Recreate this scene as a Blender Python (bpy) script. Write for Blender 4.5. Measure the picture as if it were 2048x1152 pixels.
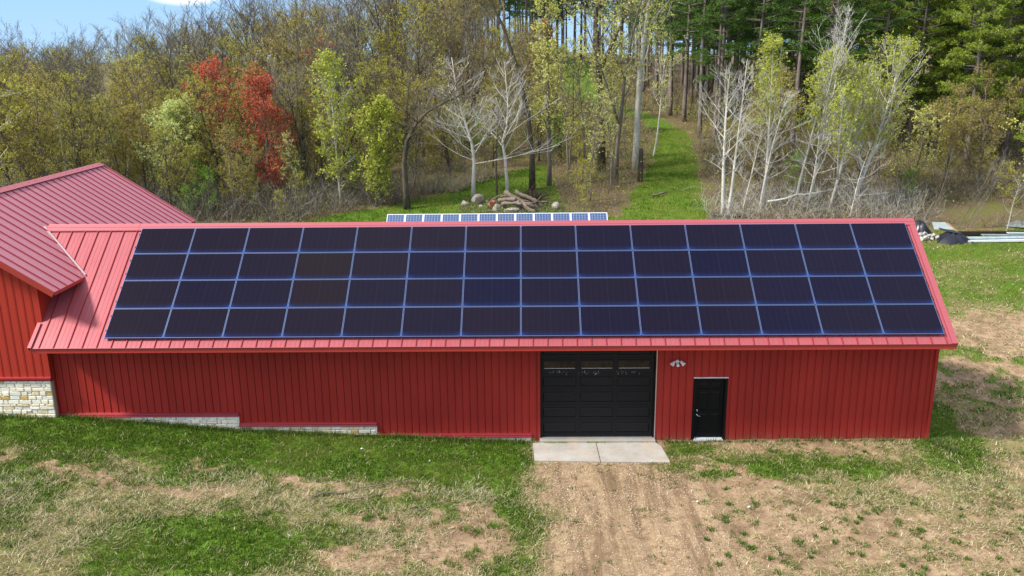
import bpy, math, random
import numpy as np
from mathutils import Vector, Matrix
R = math.radians
scene = bpy.context.scene
for o in list(bpy.data.objects): bpy.data.objects.remove(o)
col = scene.collection

# ---------------------------------------------------------------- camera
cam = bpy.data.cameras.new('camera'); camo = bpy.data.objects.new('camera', cam); col.objects.link(camo)
YAW, PITCH, ROLL = -0.0171, 0.2633, -0.0106
f_ = Vector((math.sin(YAW)*math.cos(PITCH), math.cos(YAW)*math.cos(PITCH), -math.sin(PITCH)))
r_ = Vector((math.cos(YAW), -math.sin(YAW), 0)); u_ = r_.cross(f_)
rr = r_*math.cos(ROLL)+u_*math.sin(ROLL); uu = -r_*math.sin(ROLL)+u_*math.cos(ROLL)
camo.matrix_world = Matrix(((rr.x,uu.x,-f_.x,12.454),(rr.y,uu.y,-f_.y,-24.163),(rr.z,uu.z,-f_.z,11.587),(0,0,0,1)))
cam.sensor_fit = 'HORIZONTAL'; cam.sensor_width = 36; cam.lens = 1740*36/2048; cam.clip_end = 3000; cam.clip_start = .5
scene.camera = camo

# ---------------------------------------------------------------- sky, sun, exposure
SUN_EL = R(47)
sx, sy = -0.94, -0.32; n_ = math.hypot(sx, sy); sx /= n_; sy /= n_
w = bpy.data.worlds.new('World'); scene.world = w; w.use_nodes = True
nt = w.node_tree; nt.nodes.clear()
N = nt.nodes.new
out = N('ShaderNodeOutputWorld'); bg = N('ShaderNodeBackground'); sky = N('ShaderNodeTexSky')
sky.sky_type = 'NISHITA'; sky.sun_disc = False; sky.sun_elevation = SUN_EL
sky.sun_rotation = math.atan2(sx, sy); sky.altitude = 300; sky.dust_density = .6; sky.ozone_density = 1.6
bg.inputs['Strength'].default_value = 0.15
tc = N('ShaderNodeTexCoord'); mp = N('ShaderNodeMapping'); mp.inputs['Scale'].default_value = (1, 1, 3.2)
ns = N('ShaderNodeTexNoise'); ns.inputs['Scale'].default_value = 2.3; ns.inputs['Detail'].default_value = 7; ns.inputs['Roughness'].default_value = .55
nt.links.new(tc.outputs['Generated'], mp.inputs['Vector']); nt.links.new(mp.outputs['Vector'], ns.inputs['Vector'])
cr = N('ShaderNodeValToRGB'); cr.color_ramp.elements[0].position = .36; cr.color_ramp.elements[1].position = .60
nt.links.new(ns.outputs['Fac'], cr.inputs['Fac'])
# one cloud bank low over the woods plus unseen overhead cloud added for fill
cd = N('ShaderNodeVectorMath'); cd.operation = 'DISTANCE'; cd.inputs[1].default_value = (-.349, .935, .205)
nt.links.new(mp.outputs['Vector'], cd.inputs[0])
m1 = N('ShaderNodeMapRange'); m1.inputs['From Min'].default_value = .046; m1.inputs['From Max'].default_value = .022
nt.links.new(cd.outputs['Value'], m1.inputs['Value'])
sp = N('ShaderNodeSeparateXYZ'); nt.links.new(tc.outputs['Generated'], sp.inputs[0])
m2 = N('ShaderNodeMapRange'); m2.inputs['From Min'].default_value = .25; m2.inputs['From Max'].default_value = .5
nt.links.new(sp.outputs['Z'], m2.inputs['Value'])
mu = N('ShaderNodeMath'); mu.operation = 'MULTIPLY'; nt.links.new(cr.outputs['Color'], mu.inputs[0]); nt.links.new(m2.outputs[0], mu.inputs[1])
mx = N('ShaderNodeMath'); mx.operation = 'MAXIMUM'; nt.links.new(mu.outputs[0], mx.inputs[0]); nt.links.new(m1.outputs[0], mx.inputs[1])
mix = N('ShaderNodeMixRGB'); mix.inputs[2].default_value = (6.2, 6.3, 6.6, 1)
nt.links.new(mx.outputs[0], mix.inputs[0])
# clear blue band low in the sky
lo = N('ShaderNodeMapRange'); lo.inputs['From Min'].default_value = .30; lo.inputs['From Max'].default_value = .10; lo.inputs['To Max'].default_value = .93
nt.links.new(sp.outputs['Z'], lo.inputs['Value']); gr = N('ShaderNodeValToRGB'); gr.color_ramp.elements[0].position = .0; gr.color_ramp.elements[0].color = (.33, .55, .82, 1); gr.color_ramp.elements[1].position = .22; gr.color_ramp.elements[1].color = (.14, .34, .74, 1)
nt.links.new(sp.outputs['Z'], gr.inputs[0]); ge = N('ShaderNodeVectorMath'); ge.operation = 'SCALE'; ge.inputs['Scale'].default_value = 5.6; nt.links.new(gr.outputs[0], ge.inputs[0])
bl = N('ShaderNodeMixRGB'); nt.links.new(lo.outputs[0], bl.inputs[0]); nt.links.new(sky.outputs[0], bl.inputs[1]); nt.links.new(ge.outputs[0], bl.inputs[2]); nt.links.new(bl.outputs[0], mix.inputs[1])
nt.links.new(mix.outputs[0], bg.inputs[0]); nt.links.new(bg.outputs[0], out.inputs[0])

sl = bpy.data.lights.new('sun', 'SUN'); sl.energy = 3.9; sl.angle = R(8); sl.color = (1, .955, .88)
so = bpy.data.objects.new('sun', sl); col.objects.link(so)
sd = Vector((sx*math.cos(SUN_EL), sy*math.cos(SUN_EL), math.sin(SUN_EL)))
so.rotation_euler = sd.to_track_quat('Z', 'Y').to_euler(); so.location = (-20, -20, 40)
vs = scene.view_settings; vs.view_transform = 'Standard'; vs.look = 'None'; vs.gamma = 1; vs.exposure = 0.72; vs.use_curve_mapping = False

# ---------------------------------------------------------------- materials
def mat(name, base=(.5,.5,.5), rough=.6, metal=0, ior=1.5, spec=.5):
    m = bpy.data.materials.new(name); m.use_nodes = True
    b = m.node_tree.nodes['Principled BSDF']
    b.inputs['Base Color'].default_value = (*base, 1); b.inputs['Roughness'].default_value = rough
    b.inputs['Metallic'].default_value = metal; b.inputs['IOR'].default_value = ior
    b.inputs['Specular IOR Level'].default_value = spec
    return m
class NB:
    """small node builder"""
    def __init__(s, m): s.m = m; s.t = m.node_tree; s.b = s.t.nodes['Principled BSDF']
    def n(s, typ, **k):
        x = s.t.nodes.new(typ)
        for a, v in k.items(): setattr(x, a, v)
        return x
    def L(s, a, b): s.t.links.new(a, b)
    def coord(s, which='Object', scale=(1,1,1), rot=(0,0,0)):
        c = s.n('ShaderNodeTexCoord'); p = s.n('ShaderNodeMapping'); p.inputs['Scale'].default_value = scale; p.inputs['Rotation'].default_value = rot
        s.L(c.outputs[which], p.inputs[0]); return p.outputs[0]
    def noise(s, vec, scale=5, detail=4, rough=.55, dist=0):
        x = s.n('ShaderNodeTexNoise'); x.inputs['Scale'].default_value = scale; x.inputs['Detail'].default_value = detail
        x.inputs['Roughness'].default_value = rough; x.inputs['Distortion'].default_value = dist
        s.L(vec, x.inputs['Vector']); return x.outputs['Fac']
    def ramp(s, v, stops):
        r = s.n('ShaderNodeValToRGB'); e = r.color_ramp.elements
        while len(e) < len(stops): e.new(.5)
        for i, (p, c) in enumerate(stops): e[i].position = p; e[i].color = (*c, 1) if len(c) == 3 else c
        s.L(v, r.inputs[0]); return r.outputs[0]
    def mix(s, f, a, b, typ='MIX'):
        m = s.n('ShaderNodeMixRGB'); m.blend_type = typ
        for i, v in enumerate((f, a, b)):
            if isinstance(v, (int, float)): m.inputs[i].default_value = v if i == 0 else (v, v, v, 1)
            elif isinstance(v, tuple): m.inputs[i].default_value = (*v, 1)
            else: s.L(v, m.inputs[i])
        return m.outputs[0]
    def math(s, op, a, b=0, c=0, clamp=False):
        m = s.n('ShaderNodeMath'); m.operation = op; m.use_clamp = clamp
        for i, v in enumerate((a, b, c)):
            if isinstance(v, (int, float)): m.inputs[i].default_value = v
            else: s.L(v, m.inputs[i])
        return m.outputs[0]
    def attr(s, name): a = s.n('ShaderNodeAttribute'); a.attribute_name = name; return a
    def bump(s, h, strength=.3, dist=.02):
        x = s.n('ShaderNodeBump'); x.inputs['Strength'].default_value = strength; x.inputs['Distance'].default_value = dist
        s.L(h, x.inputs['Height']); s.L(x.outputs[0], s.b.inputs['Normal'])
    def base(s, c): s.L(c, s.b.inputs['Base Color'])
    def rough(s, c): s.L(c, s.b.inputs['Roughness'])

def painted(name, c, rough=.35, metal=0., amp=.10, scale=1.2, zs=.25, spec=.5, streak=0):
    m = mat(name, c, rough, metal, spec=spec); k = NB(m)
    v = k.coord('Object', (1, 1, zs)); f = k.noise(v, scale, 5)
    c1 = tuple(x*(1-amp) for x in c); c2 = tuple(min(1, x*(1+amp)) for x in c)
    cc = k.ramp(f, [(.3, c1), (.7, c2)])
    v2 = k.coord('Object'); f2 = k.noise(v2, 40, 2); cc = k.mix(.06, cc, k.ramp(f2, [(.35, (0,0,0)), (.75, (1,1,1))]), 'OVERLAY')
    k.base(cc); k.rough(k.math('MULTIPLY_ADD', f2, .18, rough-.07))
    return m
M = {}
def muddy(m):
    k = NB(m); l = k.b.inputs['Base Color'].links[0]; src = l.from_socket; c = k.n('ShaderNodeTexCoord'); s = k.n('ShaderNodeSeparateXYZ'); k.L(c.outputs['Object'], s.inputs[0])
    r = k.n('ShaderNodeMapRange'); r.inputs['From Min'].default_value = .34; r.inputs['From Max'].default_value = -.10; k.L(s.outputs[2], r.inputs['Value'])
    f = k.noise(k.coord('Object', (1, 1, .6)), 5, 6, .7); q = k.math('MULTIPLY', k.math('POWER', r.outputs[0], 1.6), k.ramp(f, [(.35, (0,0,0)), (.7, (1,1,1))]))
    st = k.noise(k.coord('Object', (1, 1, .05)), 3.0, 4, .6); c2 = k.mix(k.ramp(st, [(.5, (0,0,0)), (.8, (.07,.07,.07))]), src, (.24, .10, .07)); k.base(k.mix(k.math('MULTIPLY', q, .55), c2, (.26, .17, .11)))
    k.bump(k.noise(k.coord('Object', (.5, 1, .35)), 2.2, 2), .12, .05); return m
M['siding'] = painted('red_painted_siding', (.39, .032, .023), .5, amp=.14, scale=1.0, spec=.16)
M['siding_house'] = painted('red_house_siding', (.43, .040, .024), .5, amp=.12, scale=1.0, spec=.16)
muddy(M['siding'])
M['trim'] = painted('red_metal_trim', (.36, .035, .028), .33, amp=.06)
M['ledge'] = painted('dark_red_ledge', (.34, .030, .034), .3, amp=.08)
def roof_mat(name, c, axis):
    m = mat(name, c, .4, .12, spec=.35); k = NB(m)
    sc = (1, .12, .12) if axis == 'x' else (.12, 1, .12)
    v = k.coord('Object', sc); f = k.noise(v, 9, 5, .6); f3 = k.noise(k.coord('Object'), .5, 3)
    cc = k.ramp(f, [(.25, tuple(x*.86 for x in c)), (.75, tuple(min(1, x*1.12) for x in c))])
    cc = k.mix(k.math('MULTIPLY', f3, .28), cc, (.55, .22, .24)); k.base(cc)
    f2 = k.noise(k.coord('Object', sc), 22, 3); k.rough(k.math('MULTIPLY_ADD', f2, .18, .30)); k.bump(f, .10, .01)
    return m
M['roof'] = roof_mat('red_standing_seam_roof', (.33, .058, .066), 'x')
M['roof_house'] = roof_mat('faded_red_standing_seam_roof', (.43, .150, .185), 'y')
M['seam'] = mat('roof_seam_metal', (.36, .04, .05), .35, .4)
M['cap'] = mat('ridge_cap_metal', (.37, .080, .095), .45, .12)
M['flash'] = mat('pale_valley_flashing', (.62, .48, .46), .35, .5)
M['alu'] = mat('aluminium_frame', (.12, .17, .31), .5, .3)
M['white_alu'] = mat('white_frame', (.78, .79, .80), .4, .1)
M['black'] = painted('black_door_paint', (.004, .004, .0045), .5, amp=.2, spec=.2)
M['black2'] = painted('charcoal_garage_door', (.0065, .0065, .0080), .5, amp=.2, spec=.3)
M['white'] = painted('white_plastic', (.86, .86, .85), .4, amp=.05)
M['steel'] = mat('brushed_steel', (.6, .6, .58), .25, 1)
M['rubber'] = mat('black_rubber', (.008, .008, .008), .8)
def m_glass():
    m = mat('dark_window_glass', (.006, .007, .007), .05, spec=.45); return m
M['glass'] = m_glass()
def m_stone():
    m = mat('cut_limestone', (.6, .58, .5), .85); k = NB(m)
    a = k.attr('tint'); v = k.coord('Object'); f = k.noise(v, 14, 6, .65)
    c = k.mix(.55, a.outputs['Color'], k.ramp(f, [(.3, (.42,.42,.42)), (.7, (.78,.78,.78))]), 'OVERLAY')
    k.base(c); k.bump(k.noise(v, 30, 5, .7), .6, .02); return m
M['stone'] = m_stone()
M['mortar'] = mat('grey_mortar', (.38, .33, .26), .95)
def m_concrete():
    m = mat('concrete', (.45, .43, .4), .85); k = NB(m); v = k.coord('Object')
    f = k.noise(v, 1.6, 6, .6); g = k.noise(v, 60, 3, .6); h = k.noise(k.coord('Object', (1, 2.5, 1)), 2.2, 4)
    c = k.ramp(f, [(.3, (.29, .265, .225)), (.55, (.37, .345, .305)), (.75, (.43, .41, .37))])
    c = k.mix(k.ramp(h, [(.52, (0,0,0)), (.68, (.75,.75,.75))]), c, (.45, .33, .23))
    c = k.mix(.35, c, k.ramp(g, [(.3, (.25,.25,.25)), (.7, (.75,.75,.75))]), 'OVERLAY')
    k.base(c); k.bump(g, .4, .01); return m
M['concrete'] = m_concrete()
def m_pv():
    m = mat('dark_photovoltaic_glass', (.01, .008, .013), .22, spec=.05); k = NB(m)
    c = k.n('ShaderNodeTexCoord'); s = k.n('ShaderNodeSeparateXYZ'); k.L(c.outputs['Object'], s.inputs[0])
    x, y = s.outputs[0], s.outputs[1]
    def lines(v, per, wd):
        fr = k.math('FRACT', k.math('DIVIDE', v, per)); d = k.math('ABSOLUTE', k.math('SUBTRACT', fr, .5))
        return k.math('GREATER_THAN', d, .5-wd)
    g = k.math('MAXIMUM', lines(x, .1735, .018), lines(y, .088, .03))
    g2 = k.math('MAXIMUM', g, k.math('LESS_THAN', k.math('ABSOLUTE', k.math('SUBTRACT', x, .8675)), .007))
    oi = k.n('ShaderNodeObjectInfo'); rnd = oi.outputs['Random']
    f = k.noise(k.coord('Object'), 2.0, 3)
    bt = k.noise(oi.outputs['Location'], .22, 2, .6); cell = k.mix(k.math('ADD', k.math('MULTIPLY', rnd, .45), k.ramp(bt, [(.38, (0,0,0)), (.62, (.6,.6,.6))])), (.0140, .0090, .0095), (.0060, .0065, .0230))
    cell = k.mix(k.math('MULTIPLY', f, .5), cell, (.012, .011, .020))
    cc = k.mix(k.math('MULTIPLY', g2, .7), cell, (.022, .019, .032))
    # bluish edge glow painted into the colour, stronger along the lower edge and corners
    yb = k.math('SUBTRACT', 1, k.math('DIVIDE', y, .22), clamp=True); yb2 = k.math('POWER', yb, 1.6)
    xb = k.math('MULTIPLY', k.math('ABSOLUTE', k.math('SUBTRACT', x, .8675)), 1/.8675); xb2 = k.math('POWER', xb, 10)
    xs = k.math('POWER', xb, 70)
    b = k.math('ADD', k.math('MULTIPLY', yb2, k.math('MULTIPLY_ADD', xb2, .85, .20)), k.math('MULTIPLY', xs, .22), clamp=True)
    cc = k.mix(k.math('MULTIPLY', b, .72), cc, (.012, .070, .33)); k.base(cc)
    k.rough(k.math('MULTIPLY_ADD', f, .10, .06)); return m
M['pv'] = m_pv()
def m_pvb():
    m = mat('blue_polycrystalline_cells', (.03, .07, .3), .2); k = NB(m)
    c = k.n('ShaderNodeTexCoord'); s = k.n('ShaderNodeSeparateXYZ'); k.L(c.outputs['Object'], s.inputs[0])
    x, y = s.outputs[0], s.outputs[1]
    def lines(v, per, wd, off=0.):
        fr = k.math('FRACT', k.math('DIVIDE', k.math('ADD', v, off), per)); d = k.math('ABSOLUTE', k.math('SUBTRACT', fr, .5))
        return k.math('GREATER_THAN', d, .5-wd)
    g = k.math('MAXIMUM', lines(x, .158, .05), lines(y, .158, .03)); bus = lines(x, .0527, .05, .026)
    vo = k.n('ShaderNodeTexVoronoi'); vo.inputs['Scale'].default_value = 22; k.L(k.coord('Object'), vo.inputs['Vector'])
    cell = k.mix(  .3, (.040, .070, .17), vo.outputs['Color'], 'OVERLAY')
    c2 = k.mix(k.math('MULTIPLY', bus, .5), cell, (.17, .24, .36)); k.base(k.mix(g, c2, (.26, .32, .38))); return m
M['pvb'] = m_pvb()
def m_bark(name, c1, c2, scale=6, zs=.35, marks=None):
    m = mat(name, c1, .9, spec=.2); k = NB(m); v = k.coord('Object', (1, 1, zs))
    f = k.noise(v, scale, 6, .7); c = k.ramp(f, [(.3, c1), (.7, c2)])
    if marks:
        g = k.noise(k.coord('Object', (1, 1, 6)), 1.6, 4, .7); c = k.mix(k.ramp(g, [(.60, (0,0,0)), (.68, (1,1,1))]), c, marks)
    oi = k.n('ShaderNodeObjectInfo'); c = k.mix(k.math('MULTIPLY', oi.outputs['Random'], .35), c, tuple(x*.5 for x in c1))
    k.base(c); k.bump(f, .5, .03); return m
M['bark_dark'] = m_bark('dark_grey_bark', (.040, .032, .023), (.15, .12, .085))
M['bark_mid'] = m_bark('grey_brown_bark', (.10, .085, .065), (.25, .22, .175))
M['bark_pale'] = m_bark('pale_aspen_bark', (.34, .33, .26), (.60, .585, .50), 3, .3, (.10, .09, .07))
M['bark_white'] = m_bark('white_birch_bark', (.46, .43, .36), (.76, .72, .62), 3, .3, (.06, .05, .045))
M['bark_pine'] = m_bark('pine_bark', (.11, .085, .070), (.30, .25, .215), 5, .3)
M['twig'] = m_bark('fine_brown_twigs', (.11, .085, .058), (.30, .245, .17), 1.5, 1)
M['twig_grey'] = m_bark('fine_grey_twigs', (.15, .130, .105), (.34, .305, .255), 1.5, 1)
M['twig_pale'] = m_bark('fine_white_twigs', (.40, .38, .34), (.68, .65, .59), 1.5, 1)
def m_leaf(name, c1, c2, tr=.35, nscale=.9):
    m = bpy.data.materials.new(name); m.use_nodes = True; k = NB(m); t = m.node_tree
    b = k.b; b.inputs['Roughness'].default_value = .6; b.inputs['Specular IOR Level'].default_value = .25
    g = k.n('ShaderNodeNewGeometry'); f = k.noise(k.coord('Object'), nscale, 3)
    oi = k.n('ShaderNodeObjectInfo')
    c = k.mix(g.outputs['Random Per Island'], c1, c2); c = k.mix(k.math('MULTIPLY', f, .7), c, tuple(x*.62 for x in c1))
    c = k.mix(k.math('MULTIPLY', oi.outputs['Random'], .3), c, tuple((a+b_)*.38 for a, b_ in zip(c1, c2)))
    k.base(c); tl = k.n('ShaderNodeBsdfTranslucent'); k.L(c, tl.inputs[0]); ms = k.n('ShaderNodeMixShader'); ms.inputs[0].default_value = tr
    k.L(b.outputs[0], ms.inputs[1]); k.L(tl.outputs[0], ms.inputs[2]); k.L(ms.outputs[0], t.nodes['Material Output'].inputs[0]); return m
M['leaf_olive'] = m_leaf('olive_spring_leaves', (.38, .35, .040), (.66, .61, .11))
M['leaf_gold'] = m_leaf('golden_buds', (.38, .31, .055), (.64, .53, .13))
M['leaf_lime'] = m_leaf('lime_spring_leaves', (.40, .45, .05), (.64, .66, .12))
M['leaf_cream'] = m_leaf('pale_yellow_catkins', (.58, .58, .14), (.86, .83, .28))
M['leaf_sage'] = m_leaf('pale_sage_leaves', (.50, .56, .16), (.76, .80, .30))
M['leaf_red'] = m_leaf('red_maple_flowers', (.52, .11, .055), (.72, .18, .09))
M['leaf_rust'] = m_leaf('rusty_orange_buds', (.40, .20, .06), (.54, .32, .11))
M['leaf_green'] = m_leaf('fresh_green_leaves', (.17, .34, .03), (.34, .50, .06))
M['needle'] = m_leaf('pine_needles', (.045, .11, .014), (.17, .30, .04), .2, .5)
M['needle_lit'] = m_leaf('sunlit_pine_needles', (.13, .21, .018), (.50, .58, .075), .25, .5)  # brighter copy of the needles, sunlight painted into the colour
M['rock'] = painted('field_stone', (.33, .29, .235), .85, amp=.25, scale=5, zs=1, spec=.2)
M['rock_red'] = painted('reddish_field_stone', (.46, .17, .10), .85, amp=.2, scale=5, zs=1, spec=.2)
M['log'] = m_bark('weathered_log', (.085, .062, .045), (.34, .27, .21), 9, 1)
M['plank'] = m_bark('raw_lumber', (.34, .18, .09), (.50, .30, .17), 4, 1)
M['dark_plank'] = m_bark('dark_wet_lumber', (.03, .02, .017), (.07, .05, .04), 4, 1)
M['dry'] = m_bark('dry_straw_stems', (.40, .32, .18), (.66, .56, .37), 3, 1)
M['tarp'] = mat('black_plastic_tarp', (.012, .013, .022), .35)
M['block'] = painted('broken_concrete_pieces', (.40, .38, .34), .9, amp=.2, scale=6, zs=1)
M['paleblue'] = painted('weathered_pale_blue_boards', (.50, .60, .62), .5, amp=.2, scale=3, zs=1)
M['sheet'] = painted('dusty_grey_sheet', (.26, .30, .29), .5, amp=.2, scale=3, zs=1)

# ---------------------------------------------------------------- mesh helpers
class MB:
    def __init__(s): s.v = []; s.f = []; s.m = []; s.c = None
    def quad(s, a, b, c, d, m=0):
        i = len(s.v); s.v += [tuple(a), tuple(b), tuple(c), tuple(d)]; s.f.append((i, i+1, i+2, i+3)); s.m.append(m)
    def poly(s, pts, m=0):
        i = len(s.v); s.v += [tuple(p) for p in pts]; s.f.append(tuple(range(i, i+len(pts)))); s.m.append(m)
    def box(s, x0, y0, z0, x1, y1, z1, m=0):
        i = len(s.v); s.v += [(x, y, z) for z in (z0, z1) for y in (y0, y1) for x in (x0, x1)]
        for q in ((0,2,3,1), (4,5,7,6), (0,1,5,4), (2,6,7,3), (0,4,6,2), (1,3,7,5)): s.f.append(tuple(i+k for k in q)); s.m.append(m)
    def prism(s, a, b, m=0):
        """solid between two equal loops a and b"""
        n = len(a); i = len(s.v); s.v += [tuple(p) for p in a]+[tuple(p) for p in b]
        s.f.append(tuple(range(i+n-1, i-1, -1))); s.m.append(m); s.f.append(tuple(range(i+n, i+2*n))); s.m.append(m)
        for k in range(n): j = (k+1) % n; s.f.append((i+k, i+j, i+n+j, i+n+k)); s.m.append(m)
    def tube(s, pts, rad, n=6, cap=True, m=0):
        i0 = len(s.v); P = [Vector(p) for p in pts]; ref = Vector((.31, .77, .55))
        for k, p in enumerate(P):
            d = (P[min(k+1, len(P)-1)]-P[max(k-1, 0)])
            if d.length < 1e-6: d = Vector((0, 0, 1))
            d.normalize(); a = d.cross(ref)
            if a.length < .05: a = d.cross(Vector((1, 0, 0)))
            a.normalize(); b = d.cross(a); r = rad[k]
            for q in range(n):
                t = 2*math.pi*q/n; c = p+a*(r*math.cos(t))+b*(r*math.sin(t)); s.v.append((c.x, c.y, c.z))
        for k in range(len(P)-1):
            for q in range(n):
                j = (q+1) % n; s.f.append((i0+k*n+q, i0+k*n+j, i0+(k+1)*n+j, i0+(k+1)*n+q)); s.m.append(m)
        if cap:
            s.f.append(tuple(i0+q for q in range(n-1, -1, -1))); s.m.append(m)
            e = i0+(len(P)-1)*n; s.f.append(tuple(e+q for q in range(n))); s.m.append(m)
    def mesh(s, name, mats, smooth=False):
        me = bpy.data.meshes.new(name); me.from_pydata(s.v, [], s.f)
        for x in (mats if isinstance(mats, (list, tuple)) else [mats]): me.materials.append(M[x] if isinstance(x, str) else x)
        if any(s.m): me.polygons.foreach_set('material_index', s.m)
        if smooth: me.polygons.foreach_set('use_smooth', [True]*len(me.polygons))
        me.update(); return me
    def build(s, name, mats, parent=None, smooth=False, loc=None):
        o = bpy.data.objects.new(name, s.mesh(name, mats, smooth)); col.objects.link(o)
        if parent: o.parent = parent
        if loc: o.location = loc
        return o
def empty(name, loc=(0,0,0), rz=0):
    o = bpy.data.objects.new(name, None); o.empty_display_size = .3; o.location = loc; o.rotation_euler = (0, 0, rz); col.objects.link(o); return o
def tag(o, label=None, cat=None, group=None, kind=None):
    if label: o['label'] = label
    if cat: o['category'] = cat
    if group: o['group'] = group
    if kind: o['kind'] = kind
    return o
def copy_tree(o, parent=None):
    c = o.copy(); col.objects.link(c); c.parent = parent
    for ch in o.children: copy_tree(ch, c)
    return c
def np_mesh(name, V, F, mats, tint=None, smooth=False):
    """V (n,3), F (m,k) arrays"""
    me = bpy.data.meshes.new(name); n, k = F.shape
    me.vertices.add(len(V)); me.vertices.foreach_set('co', V.astype(np.float32).ravel())
    me.loops.add(n*k); me.loops.foreach_set('vertex_index', F.astype(np.int32).ravel())
    me.polygons.add(n); me.polygons.foreach_set('loop_start', np.arange(0, n*k, k, dtype=np.int32))
    me.polygons.foreach_set('loop_total', np.full(n, k, np.int32))
    for x in mats: me.materials.append(M[x] if isinstance(x, str) else x)
    if smooth: me.polygons.foreach_set('use_smooth', np.ones(n, bool))
    if tint is not None:
        for nm, arr in tint.items():
            a = me.color_attributes.new(nm, 'FLOAT_COLOR', 'POINT')
            full = np.ones((len(V), 4), np.float32); full[:, :arr.shape[1]] = arr; a.data.foreach_set('color', full.ravel())
    me.update(calc_edges=True); o = bpy.data.objects.new(name, me); col.objects.link(o); return o

# ---------------------------------------------------------------- terrain
def T(x, y):
    x = np.asarray(x, float); y = np.asarray(y, float)
    a = np.interp(x, [-60,-30,-4.5,-2.1,3.45,7.75,12.5,60], [2,1.6,1.0,.85,.36,.16,-.07,-.1])
    b = np.interp(y, [6,12,18,28,34,54,76,100,140,300,900], [0,.3,.7,1.5,2.2,4.7,6.6,8.7,11,12,5])
    s = np.interp(x, [-40,-5,6,30,45,90], [.6,.62,1,1,.9,.9])
    return a*np.interp(y, [8, 40], [1, .3])+b*s
_rs = np.random.RandomState(7); _tab = _rs.rand(256, 256)
def vn(x, y, sc, seed=0):
    x = x*sc+seed*17.3; y = y*sc+seed*9.1; xi = np.floor(x).astype(int); yi = np.floor(y).astype(int); fx = x-xi; fy = y-yi
    fx = fx*fx*(3-2*fx); fy = fy*fy*(3-2*fy); g = lambda a, b: _tab[a % 256, b % 256]
    return (g(xi,yi)*(1-fx)+g(xi+1,yi)*fx)*(1-fy)+(g(xi,yi+1)*(1-fx)+g(xi+1,yi+1)*fx)*fy
def fbm(x, y, sc, seed=0, o=4, gain=.55):
    t = 0; a = 1; n = 0
    for i in range(o): t = t+a*vn(x, y, sc*2.03**i, seed+i); n += a; a *= gain
    return t/n
def sstep(a, b, x): t = np.clip((x-a)/(b-a), 0, 1); return t*t*(3-2*t)
def ell(x, y, cx, cy, rx, ry, soft=.35):
    d = np.sqrt(((x-cx)/rx)**2+((y-cy)/ry)**2); return 1-sstep(1-soft, 1+soft, d)
PATH = [(20.8,27),(21.6,32),(22.6,36),(23.9,44),(25.0,50),(25.4,55),(24.2,62),(21,74),(19,84),(19.5,100),(20.5,118)]
def path_d(x, y):
    px = np.interp(y, [p[1] for p in PATH], [p[0] for p in PATH]); hw = np.interp(y, [26,32,36,44,50,55,74,84,100,118], [2.7,2.6,2.4,1.9,1.7,1.2,1.6,2.4,2.8,2.2])
    return np.abs(x-px)/hw
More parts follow.
